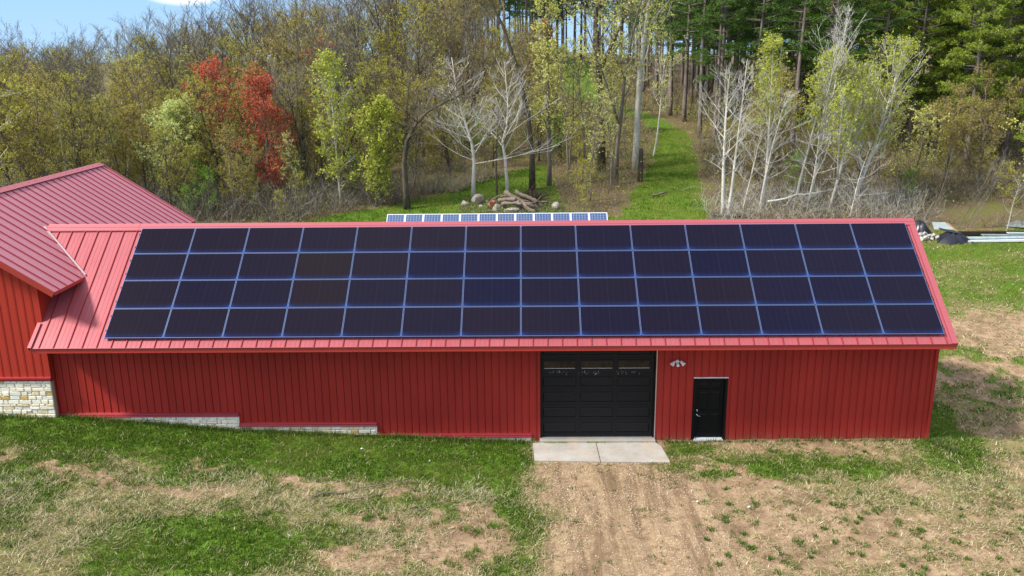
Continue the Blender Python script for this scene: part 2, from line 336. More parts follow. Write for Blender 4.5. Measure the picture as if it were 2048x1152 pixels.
def masks(x, y):
    """ground cover: green grass, bare dirt, gravel, woodland litter"""
    n1 = fbm(x, y, .55, 1); n2 = fbm(x, y, 1.9, 2); n3 = fbm(x, y, .18, 3)
    w1 = x+(n1-.5)*2.0; w2 = y+(n2-.5)*1.4
    g = np.zeros_like(x); d = np.zeros_like(x); v = np.zeros_like(x)
    left = 1-sstep(12.1, 12.9, x+(n2-.5)*.8)
    edge = np.interp(x, [-6,-3,1.6,4,6,9,11,13], [-1.3,-1.3,-1.6,-1.9,-2.2,-2.3,-3.1,-5.2])
    g = np.maximum(g, left*sstep(-.45, .45, w2-edge))
    g = np.maximum(g, left*.80*sstep(.47, .60, n1)*(y < 1))
    g = np.maximum(g, .95*ell(w1, w2, 4.5, -5.8, 2.8, 1.5)); g = np.maximum(g, .75*ell(w1, w2, 10.4, -3.4, 1.2, .5))
    g = np.maximum(g, .8*ell(w1, w2, 12.0, -4.6, .9, 2.6)); g = np.maximum(g, .8*ell(w1, w2, -.5, -2.6, 1.5, .5)); g = np.maximum(g, .6*ell(w1, w2, 7.0, -5.2, 1.0, .5))
    for cx, cy, rx, ry in [(-2.6,-2.5,.9,.28),(0,-2.4,.8,.35),(1.3,-2.9,1.6,.24),(3.9,-1.9,.7,.25),(6.4,-2.6,.9,.3),(9.0,-4.4,1.1,.7),(10.6,-5.4,1.4,1.2),(3.4,-3.2,1.1,.25),(9.3,-3.0,.8,.3),(11.0,-3.8,.8,.7),(8.3,-6.1,1.2,.6)]:
        d = np.maximum(d, .95*ell(w1, w2, cx, cy, rx, ry, .4)); g = g*(1-.9*ell(w1, w2, cx, cy, rx*.9, ry*.9))
    # drive
    c = np.interp(y, [-8,-4,-.6], [14.6,14.9,14.8]); hw = np.interp(y, [-8,-4,-2,-.6], [2.3,2.1,2.1,1.75])
    sk = np.where(x > c, 1.35, 1.0); dr = 1-sstep(.60, 1.35, np.abs(x-c+(n2-.5)*1.6+(n1-.5)*1.2)/(hw*sk)); dr = dr*(y < 1)
    v = np.maximum(v, dr); g = g*(1-.95*dr)
    right = sstep(12.6, 13.4, x)*(y < 2.2)
    d = np.maximum(d, right*ell(w1, w2, 17.4, -2.0, 2.9, 1.1)); d = np.maximum(d, right*.9*ell(w1, w2, 18.4, -4.4, 4.0, 2.2))
    d = np.maximum(d, right*.8*ell(w1, w2, 22.4, -5.4, 2.6, 1.6)); d = np.maximum(d, right*.75*ell(w1, w2, 21.3, .35, 3.4, .45))
    d = np.maximum(d, .8*ell(w1, w2, 27.4, -1.2, 1.3, .8)); d = np.maximum(d, .55*ell(w1, w2, 25.6, -4.0, 2.0, 1.6))
    d = np.maximum(d, .8*sstep(.56, .66, n1)*right)
    gg = ell(w1, w2, 20.3, -1.0, 3.7, .75, .5)*sstep(.25, .5, n2); g = np.maximum(g, .9*gg)
    g = np.maximum(g, .9*ell(w1, w2, 17.3, .1, .8, .55)); g = np.maximum(g, .95*ell(w1, w2, 25.4, 1.6, 1.0, 3.0)); g = np.maximum(g, .7*ell(w1, w2, 25.0, -.6, 1.0, .9))
    d = d*(1-.8*gg)
    # east yard
    ey = sstep(24.8, 25.6, x)*(y > -1.5)
    g = np.maximum(g, ey*sstep(.50, .62, n2)*.65*sstep(-1, 3, y))
    g = np.maximum(g, ey*sstep(12.5, 16, y)*(.50+.5*sstep(.42, .56, n1))*(y < 27)); d = np.maximum(d, ey*.8*ell(w1, w2, 33, 11.0, 4.5, 2.4)); d = np.maximum(d, ey*.9*ell(w1, w2, 29.5, 6.8, 3.0, 2.2))
    d = np.maximum(d, ey*.6*sstep(.55, .66, n1)*(y < 12)); g = g*(1-.7*ey*ell(w1, w2, 33, 11, 4, 2.0))
    back = (y > 5)&(x < 25.5); g = np.where(back, np.maximum(g, .7+.3*n2), g)
    # woods and clearings
    we = np.interp(x, [-60,-12,-5,-1.9,1.1,4.2,7.3,8.6,10.6,12.8,14.2,15,17,19,19.6,23.5,24,27,33,37,39,44,60], [22,22,26,28.8,31.2,32.6,35.3,37.5,40.0,42.5,43,31,30,29.3,28.5,28.5,27.6,27.2,26.8,26.6,26.4,28,28])
    wd = sstep(-.6, .8, y+(n2-.5)*1.6-we); pd = path_d(x+(n2-.5)*1.4+(n1-.5)*1.4, y); pm = (1-sstep(.8, 1.2, pd))*(y > 25)
    wd = wd*(1-pm); g = g*(1-wd); d = d*(1-wd); v = v*(1-wd)
    g = np.where(pm > 0, np.maximum(g, pm*(.42+.9*sstep(.3, .6, n1*.6+n2*.4))), g)
    g = np.maximum(g, .9*ell(w1, w2, 41.5, 30.5, 3.5, 2.6)*wd)
    return [np.clip(a, 0, 1) for a in (g, d, v, wd)]
def axis(segs):
    a = [segs[0][0]]
    for (s, e, st) in segs: a += list(np.arange(s+st, e+st*.5, st))
    return np.array(a)
gx = axis([(-900,-100,80),(-100,-40,4),(-40,-6,.8),(-6,31,.11),(31,50,.35),(50,130,3),(130,930,80)])
gy = axis([(-300,-20,28),(-20,-8,1),(-8,1.4,.075),(1.4,24,.3),(24,60,.4),(60,140,1.6),(140,300,16),(300,1500,120)])
X, Y = np.meshgrid(gx, gy); Z = T(X, Y)
near = (Y > -12)&(Y < 45)&(X > -10)&(X < 55)
bump = (fbm(X, Y, .9, 11)-.5)*.10+(fbm(X, Y, 4.0, 12)-.5)*.05
rut = -.05*(np.exp(-((X-13.9-(.25*np.sin(Y*.5)))/.16)**2)+np.exp(-((X-15.6-.25*np.sin(Y*.5))/.18)**2))*(Y < -1.6)*(Y > -12)*(.5+fbm(X, Y, 1.5, 5))
flatn = np.clip(np.maximum((Y > -.9)&(X > 12.5)&(X < 16.9)&(Y < 1), 0), 0, 1)
Z = Z+np.where(near, bump*(1-.9*flatn)+rut, 0)-.02*flatn
Z = np.where((X > -1.5)&(X < 24.3)&(Y > 1.6)&(Y < 5.5), Z-.25, Z)
g, d, v, wd = masks(X, Y)
nx = len(gx); ii = (np.arange(len(gy)-1)[:, None]*nx+np.arange(nx-1)[None]).ravel()
F = np.stack([ii, ii+1, ii+nx+1, ii+nx], 1)
def m_ground():
    m = mat('ground_cover', (.3,.25,.15), .95, spec=.1); k = NB(m)
    a = k.attr('mask'); s = k.n('ShaderNodeSeparateColor'); k.L(a.outputs['Color'], s.inputs[0]); G, D, V = s.outputs; Wd = a.outputs['Alpha']
    v0 = k.coord('Object'); n1 = k.noise(v0, 3.5, 8, .68); n2 = k.noise(v0, 14, 6, .7); n3 = k.noise(v0, .8, 5, .6); n4 = k.noise(v0, 45, 3, .6)
    vs_ = k.coord('Object', (1, 4, 1), (0, 0, .3)); st = k.noise(vs_, 11, 5, .7, .8)
    straw = k.ramp(n2, [(.22, (.085, .055, .028)), (.42, (.17, .130, .062)), (.58, (.29, .235, .115)), (.75, (.45, .37, .20))])
    straw = k.mix(k.ramp(n1, [(.44, (0,0,0)), (.62, (.7,.7,.7))]), straw, (.19, .205, .055))
    green = k.ramp(n2, [(.25, (.022, .050, .006)), (.5, (.070, .140, .012)), (.75, (.17, .25, .028))])
    green = k.mix(k.ramp(n1, [(.52, (0,0,0)), (.72, (.65,.65,.65))]), green, (.22, .22, .06))
    dirt = k.ramp(n1, [(.28, (.15, .092, .052)), (.5, (.32, .215, .130)), (.72, (.46, .33, .21))])
    dirt = k.mix(k.ramp(n3, [(.48, (0,0,0)), (.64, (.7,.7,.7))]), dirt, (.17, .108, .062))
    dirt = k.mix(.4, dirt, k.ramp(n4, [(.3, (.2,.2,.2)), (.7, (.8,.8,.8))]), 'OVERLAY')
    vo = k.n('ShaderNodeTexVoronoi'); vo.inputs['Scale'].default_value = 21; k.L(v0, vo.inputs['Vector'])
    gv = k.ramp(vo.outputs['Color'], [(.1, (.24, .160, .090)), (.5, (.34, .240, .140)), (.9, (.44, .33, .205))])
    grav = k.mix(k.ramp(n1, [(.35, (.05,.05,.05)), (.6, (.8,.8,.8))]), dirt, gv)
    grav = k.mix(k.ramp(k.noise(k.coord('Object', (1, .12, 1)), 2.6, 6, .65, .6), [(.47, (0,0,0)), (.60, (.9,.9,.9))]), grav, (.17, .110, .062))
    lit = k.ramp(n2, [(.25, (.055, .038, .020)), (.5, (.135, .098, .055)), (.75, (.27, .20, .115))])
    lit = k.mix(k.ramp(n3, [(.46, (0,0,0)), (.62, (.75,.75,.75))]), lit, (.115, .125, .028))
    def msk(x, lo=.22, hi=.72, nz=1.15):
        q = k.math('ADD', x, k.math('MULTIPLY', k.math('SUBTRACT', n1, .5), nz)); q = k.math('ADD', q, k.math('MULTIPLY', k.math('SUBTRACT', n2, .5), 1.0))
        r = k.n('ShaderNodeMapRange'); r.inputs['From Min'].default_value = lo; r.inputs['From Max'].default_value = hi; k.L(q, r.inputs['Value']); return r.outputs[0]
    c = k.mix(msk(D), straw, dirt); c = k.mix(msk(V), c, grav); c = k.mix(msk(G), c, green); c = k.mix(msk(Wd, .35, .6), c, lit)
    k.base(c); k.bump(k.math('ADD', n2, k.math('MULTIPLY', n4, .5)), .7, .05); return m
M['ground'] = m_ground()
ground = np_mesh('ground', np.stack([X.ravel(), Y.ravel(), Z.ravel()], 1), F, ['ground'], {'mask': np.stack([g.ravel(), d.ravel(), v.ravel(), wd.ravel()], 1)}, True)
tag(ground, 'grass, straw, bare dirt and woodland floor around the red barn', kind='structure')
def GZ(x, y):
    x = np.asarray(x, float); y = np.asarray(y, float); nr = (y > -12)&(y < 45)&(x > -10)&(x < 55)
    return T(x, y)+np.where(nr, (fbm(x, y, .9, 11)-.5)*.10+(fbm(x, y, 4.0, 12)-.5)*.05, 0)
# ================================================================ barn
TS = math.tan(.654); CS = math.cos(.654); SN = math.sin(.654)
YE, ZE, YR = -.13, 3.379, 3.66                  # eave and ridge of the barn roof
ZR = ZE+(YR-YE)*TS; YB = 2*YR-YE; YW = .85; YWB = 2*YR-YW
XL, XR = -2.10, 24.83
def rz_(y): return ZE+(y-YE)*TS                 # front slope
barn = tag(empty('barn', (11.4, .85, 0)), 'long red metal-sided barn with a black garage door and solar modules covering its roof', 'barn')
def P(mb, name, mats, parent=barn, smooth=False, origin=None, label=None, kind=None):
    if origin:
        mb.v = [(a[0]-origin[0], a[1]-origin[1], a[2]-origin[2]) for a in mb.v]
    o = mb.build(name, mats, None, smooth)
    ox, oy, oz = origin or (0, 0, 0)
    chain = Vector((0, 0, 0)); q = parent
    while q: chain += q.location; q = q.parent
    o.parent = parent; o.location = Vector((ox, oy, oz))-chain
    tag(o, label, None, None, kind); return o
GX0, GX1, GZ0, GZ1 = 12.86, 16.39, .06, 3.2
DX0, DX1, DZ0, DZ1 = 17.585, 18.56, -.10, 1.97
SOF = 3.235
mb = MB()
def wseg(x0, x1, z0, z1=SOF): mb.box(x0, YW+.032, z0, x1, YW+.12, z1)
segs = [(XL, 3.47, .80), (3.47, 7.76, .46), (7.76, 12.57, .07), (12.57, GX0, -.12), (GX1, DX0, -.12), (DX1, XR, -.12)]
for a, b, z in segs: wseg(a, b, z)
wseg(DX0, DX1, DZ1)
rp = .2285; x = XL
while x < XR-.02:
    for a, b, z in segs+[(DX0, DX1, DZ1)]:
        p0, p1 = max(a, x+.008), min(b, x+rp-.008)
        if p1-p0 > .02:
            mb.box(p0, YW, z, p1, YW+.0315, SOF-.002)
            if p1 == x+rp-.008: mb.box(p1-.024, YW-.012, z+(.10 if 'x' and b <= 12.58 else .0)+.001, p1-.001, YW-.0005, SOF-.003)
    x += rp
P(mb, 'wall', 'siding')
# gable wall on the right, back wall
mb = MB(); gz = lambda y: min(rz_(y), ZR-(y-YR)*TS)-.06
mb.prism([(XR, YW+.121, -.2), (XR, YWB, -.2), (XR, YWB, gz(YWB)), (XR, YR, gz(YR)), (XR, YW+.121, gz(YW+.12))], [(XR-.12, YW+.121, -.2), (XR-.12, YWB, -.2), (XR-.12, YWB, gz(YWB)), (XR-.12, YR, gz(YR)), (XR-.12, YW+.121, gz(YW+.12))])
y = YW+.25
while y < YWB-.05: mb.box(XR+.001, y-.013, -.15, XR+.022, y+.013, gz(y)-.06); y += rp
P(mb, 'wall', 'siding')
mb = MB(); mb.box(XL, YWB-.12, -.2, XR-.121, YWB, SOF)
x = XL+.2
while x < XR-.2: mb.box(x-.013, YWB+.001, -.1, x+.013, YWB+.022, SOF); x += rp
P(mb, 'wall', 'siding')
mb = MB(); mb.box(XR-.05, YW-.045, -.12, XR+.045, YW-.003, SOF); mb.box(XR+.003, YW-.003, -.12, XR+.045, YW+.10, SOF)
P(mb, 'corner_trim', 'siding')
# black jamb trims of the garage
mb = MB(); mb.box(GX0-.075, YW-.012, -.10, GX0-.001, YW-.0025, SOF-.001); P(mb, 'jamb_trim', 'siding')
mb = MB(); mb.box(GX1+.002, YW-.03, .0, GX1+.03, YW-.0025, SOF-.001); P(mb, 'jamb_trim', 'flash', label='pale jamb trim')
# soffit and fascia
mb = MB(); mb.box(-2.05, YE+.02, SOF+.001, XR+.02, YW+.11, SOF+.03); P(mb, 'soffit', 'trim')
mb = MB(); mb.box(-2.10, YE-.012, 3.205, XR+.05, YE+.018, 3.365); mb.box(-2.10, YE-.022, 3.205, XR+.05, YE-.0125, 3.225); P(mb, 'fascia', 'trim')
# roof front slope: sheet with standing seams
th = .03
nx_, nz_ = -SN, CS
def rp3(x, y, h=0.): return (x, y+nx_*h, rz_(y)+nz_*h)
def slab(mb, x0, x1, y0, y1, h0, h1, m=0):
    a = [rp3(x0,y0,h0), rp3(x1,y0,h0), rp3(x1,y0,h1), rp3(x0,y0,h1)]; b = [rp3(x0,y1,h0), rp3(x1,y1,h0), rp3(x1,y1,h1), rp3(x0,y1,h1)]
    mb.prism(a, b, m)
mb = MB(); YK = 1.45
slab(mb, -2.12, XR+.05, YE-.02, YK, -th, 0); slab(mb, -3.3, XR+.05, YK, YR-.001, -th, 0)
sp_ = .427; x = -2.12+sp_*.55
while x > -3.2: x -= sp_
while x < XR-.12:
    y0 = YE-.022 if x > -2.1 else YK+.02
    slab(mb, x-.011, x+.011, y0, YR-.03, .0005, .034, 1)
    for q in (.142, .285):
        slab(mb, x+q-.016, x+q+.016, y0+.002, YR-.035, .0004, .0045, 0)
    x += sp_
P(mb, 'roof', ['roof', 'seam'])
mb = MB(); bk = lambda x, y, h=0.: (x, y+SN*h, ZR-(y-YR)*TS+CS*h)
mb.prism([bk(-3.3,YR+.001,-th), bk(XR+.05,YR+.001,-th), bk(XR+.05,YR+.001,0), bk(-3.3,YR+.001,0)], [bk(-3.3,YB,-th), bk(XR+.05,YB,-th), bk(XR+.05,YB,0), bk(-3.3,YB,0)])
P(mb, 'roof', ['roof', 'seam'])
# eave drip line bright hem, rake trim, ridge cap
mb = MB(); slab(mb, -2.12, XR+.05, YE-.035, YE-.021, -.03, .012); P(mb, 'drip_edge', 'cap')
mb = MB(); slab(mb, XR-.10, XR+.07, YE-.036, YR-.02, .036, .052); slab(mb, XR+.052, XR+.07, YE-.034, YR-.02, -.14, .035); slab(mb, XR-.17, XR-.1005, YE-.03, YR-.02, .012, .024)
P(mb, 'rake_trim', 'cap')
mb = MB(); slab(mb, -2.20, -2.09, YE-.036, .56, .036, .05); slab(mb, -2.20, -2.185, YE-.034, .56, -.10, .035); P(mb, 'rake_trim', 'roof')
mb = MB()
slab(mb, -3.15, XR+.09, YR-.20, YR+.012, .040, .055); slab(mb, -3.15, XR+.09, YR-.215, YR-.19, .012, .046); slab(mb, -3.15, XR+.09, YR-.10, YR-.09, .0555, .062)
mb.prism([bk(-3.15,YR-.012,.040), bk(XR+.09,YR-.012,.040), bk(XR+.09,YR-.012,.055), bk(-3.15,YR-.012,.055)], [bk(-3.15,YR+.2,.040), bk(XR+.09,YR+.2,.040), bk(XR+.09,YR+.2,.055), bk(-3.15,YR+.2,.055)])
slab(mb, -.14, -.13, YR-.195, YR+.01, .0555, .060)
slab(mb, 8.9, 8.91, YR-.195, YR+.01, .0555, .060); slab(mb, 17.9, 17.91, YR-.195, YR+.01, .0555, .060)
P(mb, 'ridge_cap', 'cap')
# stone base in three steps with red ledges
def stones(mb, x0, x1, z0, z1, yf, rng, side=None, row=(.07, .15), wid=(.12, .40)):
    tints = []; rows = []; z = z1
    while z > z0+.02: h = rng.uniform(*row); rows.append((max(z0, z-h), z)); z -= h
    for (a, b) in rows:
        x = x0
        while x < x1-.02:
            wdt = rng.uniform(*wid); e = min(x1, x+wdt)
            if x1-e < .1: e = x1
            sub = [(a, b)] if rng.random() > .16 or (b-a) < .11 else [(a, (a+b)/2), ((a+b)/2, b)]
            for (p, q) in sub:
                j = lambda s=.013: rng.uniform(-s, s); gp = .006; dp = rng.uniform(.008, .03)
                A = [(x+gp+j(), yf, p+gp+j(.008)), (e-gp+j(), yf, p+gp+j(.008)), (e-gp+j(), yf, q-gp+j(.008)), (x+gp+j(), yf, q-gp+j(.008))]
                if x == x0: A[0] = (x0, yf, A[0][2]); A[3] = (x0, yf, A[3][2])
                if e == x1: A[1] = (x1, yf, A[1][2]); A[2] = (x1, yf, A[2][2])
                cx = sum(t[0] for t in A)/4; cz = sum(t[2] for t in A)/4
                B = [(cx+(t[0]-cx)*(1-.018/max(.05, abs(t[0]-cx))), yf-dp, cz+(t[2]-cz)*(1-.010/max(.03, abs(t[2]-cz)))) for t in A]
                n = len(mb.v); mb.v += A+B
                for f in ((4,5,6,7), (0,1,5,4), (1,2,6,5), (2,3,7,6), (3,0,4,7)): mb.f.append(tuple(n+k for k in f)); mb.m.append(0)
                t = rng.random(); base = (.86,.76,.56) if t < .60 else (.76,.61,.36) if t < .76 else (.92,.86,.70) if t < .92 else (.62,.40,.14)
                br = rng.uniform(.85, 1.1); tints += [tuple(c*br for c in base)]*8
            x = e
    return tints
def stone_part(parts, parent, mortar_boxes):
    mb = MB(); t = []; rng = random.Random(5)
    for (x0, x1, z0, z1, yf) in parts: t += stones(mb, x0, x1, z0, z1, yf, rng)
    k = len(mb.v)
    for b in mortar_boxes: mb.box(*b, m=1)
    t += [(.36,.34,.3)]*(len(mb.v)-k)
    o = P(mb, 'stone_base', ['stone', 'mortar'], parent)
    a = o.data.color_attributes.new('tint', 'FLOAT_COLOR', 'POINT'); a.data.foreach_set('color', np.array([(*c, 1) for c in t], np.float32).ravel()); return o
for (x0, x1, zt, zb) in ((XL, 3.47, .80, -.1), (3.47, 7.76, .46, -.2), (7.76, 12.57, .07, -.3)):
    zs = zt-.02
    stone_part([(x0, x1-.02, zb, zs, YW-.055)], barn, [(x0, YW-.054, zb, x1-.015, YW-.0005, zs-.001)])
    # white-ish return stones on the right end
    mb = MB(); rng = random.Random(9); t = []; z = zs
    while z > zb: h = rng.uniform(.08, .14); mb.box(x1-.0145, YW-.075, max(zb, z-h)+.006, x1+.012, YW+.0, z-.004); t += [(.86,.80,.68)]*8; z -= h
    o = P(mb, 'stone_quoin', ['stone']); a = o.data.color_attributes.new('tint', 'FLOAT_COLOR', 'POINT'); a.data.foreach_set('color', np.array([(*c, 1) for c in t], np.float32).ravel())
    mb = MB(); mb.prism([(x0+.01,YW-.001,zt+.10),(x0+.01,YW-.075,zt+.075),(x0+.01,YW-.085,zt+.055),(x0+.01,YW-.05,zt+.045),(x0+.01,YW-.001,zt+.045)][::-1], [(x1+.02,YW-.001,zt+.10),(x1+.02,YW-.075,zt+.075),(x1+.02,YW-.085,zt+.055),(x1+.02,YW-.05,zt+.045),(x1+.02,YW-.001,zt+.045)][::-1])
    xs_ = -1.62 if x0 == XL else x0+.01
    mb.prism([(xs_,YW-.001,zt+.044),(xs_,YW-.105,zt+.035),(xs_,YW-.115,zt+.0),(xs_,YW-.105,zt-.018),(xs_,YW-.001,zt-.018)][::-1], [(x1+.02,YW-.001,zt+.044),(x1+.02,YW-.105,zt+.035),(x1+.02,YW-.115,zt),(x1+.02,YW-.105,zt-.018),(x1+.02,YW-.001,zt-.018)][::-1])
    P(mb, 'ledge', 'ledge')
# base flashing on the right part
mb = MB(); mb.box(GX1+.03, YW-.02, -.12, DX0-.001, YW-.0235+.0, -.10); mb.box(DX1+.03, YW-.035, -.13, XR+.0, YW-.0235, -.095); P(mb, 'base_flashing', 'cap')
# ---- garage door
gd = empty('garage_door'); gd.parent = barn; gd.location = Vector((GX0, YW, GZ0))-barn.location
gd['label'] = 'black sectional garage door with one row of windows'
SH = .512; GW = GX1-GX0; yd = YW+.06
for r in range(6):
    z0 = GZ0+.0+r*SH; z1 = min(z0+SH-.006, GZ1)
    if r == 4:
        mb = MB(); zc0, zc1 = z0+.135, z0+.135+.285
        cs = [(GX0+.10+i*1.135, GX0+.10+i*1.135+1.0) for i in range(3)]
        mb.box(GX0+.004, yd, z0, GX1-.004, yd+.045, zc0); mb.box(GX0+.004, yd, zc1, GX1-.004, yd+.045, z1)
        xs2 = [GX0+.004]+[q for c in cs for q in c]+[GX1-.004]
        for i in range(0, 8, 2): mb.box(xs2[i], yd, zc0+.0005, xs2[i+1], yd+.045, zc1-.0005)
        sec = P(mb, 'door_section', 'black2', gd)
        for (a, b) in cs:
            fr = MB(); e = .03
            fr.box(a-.012, yd-.016, zc0-.012, b+.012, yd-.0005, zc0+e); fr.box(a-.012, yd-.016, zc1-e, b+.012, yd-.0005, zc1+.012)
            fr.box(a-.012, yd-.0155, zc0+e+.0003, a+e, yd-.0006, zc1-e-.0003); fr.box(b-e, yd-.0155, zc0+e+.0003, b+.012, yd-.0006, zc1-e-.0003)
            fr.box(a+e, yd-.019, zc0+e+.001, b-e, yd-.003, zc0+e+.010, 1)
            wf = P(fr, 'window', ['black2', 'white_alu'], gd)
            gl = MB(); gl.box(a+.001, yd+.01, zc0+.001, b-.001, yd+.02, zc1-.001); P(gl, 'pane', 'glass', wf)
    else:
        mb = MB(); mb.box(GX0+.004, yd, z0, GX1-.004, yd+.045, z1)
        if z1-z0 > .3:
            for i in range(3):
                a = GX0+.09+i*1.135; b = a+1.02; p, q = z0+.10, z0+.40
                # raised panel: bevelled frame ring with field
                mb.prism([(a,yd-.0005,p),(b,yd-.0005,p),(b,yd-.0005,q),(a,yd-.0005,q)][::-1], [(a+.03,yd-.024,p+.03),(b-.03,yd-.024,p+.03),(b-.03,yd-.024,q-.03),(a+.03,yd-.024,q-.03)][::-1])
                mb.box(a-.015, yd-.012, p-.022, b+.015, yd-.0008, p-.006); mb.box(a+.03, yd-.010, q+.006, b-.03, yd-.0008, q+.016)
        P(mb, 'door_section', 'black2', gd)
mb = MB(); mb.box(GX0+.002, yd-.01, GZ0-.055, GX1-.002, yd+.05, GZ0-.004); P(mb, 'bottom_seal', 'rubber', gd)
mb = MB(); mb.box(GX0+.0005, YW-.01, .0, GX0+.045, YW+.058, 3.2); mb.box(GX1-.05, YW-.01, .0, GX1-.0005, YW+.058, 3.2); P(mb, 'door_frame', 'black', gd)
mb = MB(); mb.box(GX0-.02, YW-.25, -.25, GX1+.02, YW+.16, .0); P(mb, 'concrete_sill', 'concrete')
# dried white drips under the windows
mb = MB(); rng = random.Random(3)
for i in range(46):
    c = rng.choice([GX0+.3, GX0+.55, GX0+.75, GX0+1.35, GX0+1.7, GX0+2.45, GX0+2.9])+rng.gauss(0, .09); z = GZ0+4*SH+rng.uniform(-.02, .10); l = rng.uniform(.012, .05)
    mb.box(c, yd-.004, z-l, c+rng.uniform(.006, .014), yd-.001, z)
P(mb, 'dried_drips', 'sheet', gd)
# ---- entry door
ed = empty('entry_door'); ed.parent = barn; ed.location = Vector((DX0, YW, DZ0))-barn.location; ed['label'] = 'black six-panel entry door with a lever handle'
mb = MB(); y0 = YW-.03; y1 = YW+.11
mb.box(DX0-.03, y0, DZ0-.02, DX0+.05, y1, DZ1); mb.box(DX1-.05, y0, DZ0-.02, DX1+.03, y1, DZ1); mb.box(DX0+.0502, y0, DZ1-.05, DX1-.0502, y1, DZ1-.001); P(mb, 'door_frame', 'black', ed)
mb = MB(); mb.box(DX0-.04, YW-.055, DZ1+.001, DX1+.04, YW-.0005, DZ1+.022); P(mb, 'drip_cap', 'white', ed)
mb = MB(); mb.box(DX0+.03, YW-.06, DZ0-.06, DX1-.03, YW+.12, DZ0+.045); mb.box(DX0+.05, YW+.02, DZ0+.0455, DX1-.05, YW+.115, DZ0+.065); P(mb, 'threshold', 'white_alu', ed)
mb = MB(); ya = YW+.065; mb.box(DX0+.054, ya, DZ0+.07, DX1-.054, ya+.045, DZ1-.054)
dw = DX1-DX0-.108
for i in range(2):
    a = DX0+.054+.11+i*(dw-.22+.09)/2; b = a+(dw-.22-.09)/2
    for (p, q) in ((.26, .86), (.98, 1.58), (1.69, 1.86)):
        p += DZ0; q += DZ0
        mb.prism([(a,ya-.0004,p),(b,ya-.0004,p),(b,ya-.0004,q),(a,ya-.0004,q)][::-1], [(a+.03,ya-.016,p+.03),(b-.03,ya-.016,p+.03),(b-.03,ya-.016,q-.03),(a+.03,ya-.016,q-.03)][::-1])
        mb.box(a-.004, ya-.010, p-.014, b+.004, ya-.0006, p-.004)
leaf = P(mb, 'door_leaf', 'black', ed)
mb = MB(); hx = DX0+.115
mb.tube([(hx, ya-.001, DZ0+.98), (hx, ya-.03, DZ0+.98)], [.033, .030], 12); P(mb, 'deadbolt', 'steel', leaf, True)
mb = MB(); mb.tube([(hx, ya-.001, DZ0+.82), (hx, ya-.018, DZ0+.82)], [.034, .030], 12); mb.tube([(hx, ya-.018, DZ0+.82), (hx, ya-.05, DZ0+.82), (hx+.03, ya-.058, DZ0+.818), (hx+.12, ya-.055, DZ0+.79)], [.012, .013, .012, .010], 8); P(mb, 'handle', 'steel', leaf, True)
# ---- floodlight on the wall
fl = tag(empty('security_light', (17.02, YW-.024, 2.49)), 'white twin-head security floodlight on the red wall above the entry door', 'floodlight'); fl.scale = (.82, 1, .82)
mb = MB(); mb.tube([(17.02, YW-.022, 2.52), (17.02, YW-.07, 2.52)], [.075, .065], 20); P(mb, 'base_plate', 'white', fl, True)
for s in (-1, 1):
    mb = MB(); cx = 17.02+s*.07
    mb.tube([(cx, YW-.06, 2.53), (cx+s*.04, YW-.10, 2.535)], [.016, .016], 8)
    mb.tube([(cx+s*.03, YW-.085, 2.55), (cx+s*.06, YW-.11, 2.53), (cx+s*.11, YW-.15, 2.49), (cx+s*.155, YW-.185, 2.45)], [.030, .050, .062, .085], 18)
    h = P(mb, 'lamp_head', 'white', fl, True)
    mb = MB(); mb.tube([(cx+s*.1555, YW-.1855, 2.4495), (cx+s*.158, YW-.188, 2.447)], [.074, .072], 18); P(mb, 'lens', 'white_alu', h)
mb = MB(); mb.tube([(17.03, YW-.07, 2.47), (17.03, YW-.10, 2.45)], [.012, .012], 8); mb.box(16.985, YW-.15, 2.36, 17.075, YW-.08, 2.45); P(mb, 'motion_sensor', 'white', fl)
# ---- apron
ap = tag(empty('concrete_apron', (14.7, -.1, -.09)), 'pale two-slab concrete apron in front of the garage door', 'concrete slab')
def slabp(pts):
    mb = MB(); mb.prism([(x, y, -.22) for x, y in pts], [(x, y, z) for (x, y), z in zip(pts, [-.055]*len(pts))]); P(mb, 'slab', 'concrete', ap)
slabp([(12.66,-.62),(14.60,-.70),(14.565,.595),(12.62,.60)])
slabp([(14.625,-.70),(16.66,-.76),(16.55,.30),(16.42,.595),(14.59,.595)])
mb = MB(); mb.box(12.75, -.62, -.2, 16.5, .59, -.085); P(mb, 'joint_bed', 'log', ap)

# ================================================================ roof modules
PW, PH = 1.755, 1.076; MW, MH = 1.737, 1.058
zp0 = 3.6178
frame = MB()
fw = .011
for (a, b, c, d_) in ((0,0,MW,fw), (0,MH-fw,MW,MH), (0,fw+.0002,fw,MH-fw-.0002), (MW-fw,fw+.0002,MW,MH-fw-.0002)): frame.box(a, b, -.038, c, d_, .001)
FM = frame.mesh('frame', ['alu'])
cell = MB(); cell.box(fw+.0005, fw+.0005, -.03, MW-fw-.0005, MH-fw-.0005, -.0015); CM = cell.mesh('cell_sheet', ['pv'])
cl = MB(); cl.box(-.028, -.018, -.06, -.001, .018, .004); cl.box(-.045, -.012, -.10, -.012, .012, -.045); KM = cl.mesh('end_clamp', ['black'])
for j in range(4):
    for i in range(14):
        e = bpy.data.objects.new('solar_panel', None); col.objects.link(e); e.empty_display_size = .2
        y = j*PH*CS; e.location = (i*PW+.01, y+.01*CS, zp0+j*PH*SN+.01*SN-.003); e.rotation_euler = (.654, 0, 0)
        e.parent = barn; e.location = e.location-barn.location
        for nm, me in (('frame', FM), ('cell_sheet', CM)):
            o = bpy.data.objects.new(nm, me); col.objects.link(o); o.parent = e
        if i in (0, 13):
            for t in (.26, .76):
                o = bpy.data.objects.new('end_clamp', KM); col.objects.link(o); o.parent = e; o.location = (0 if i == 0 else MW, t*MH, 0); o.rotation_euler = (0, 0, 0 if i == 0 else math.pi)
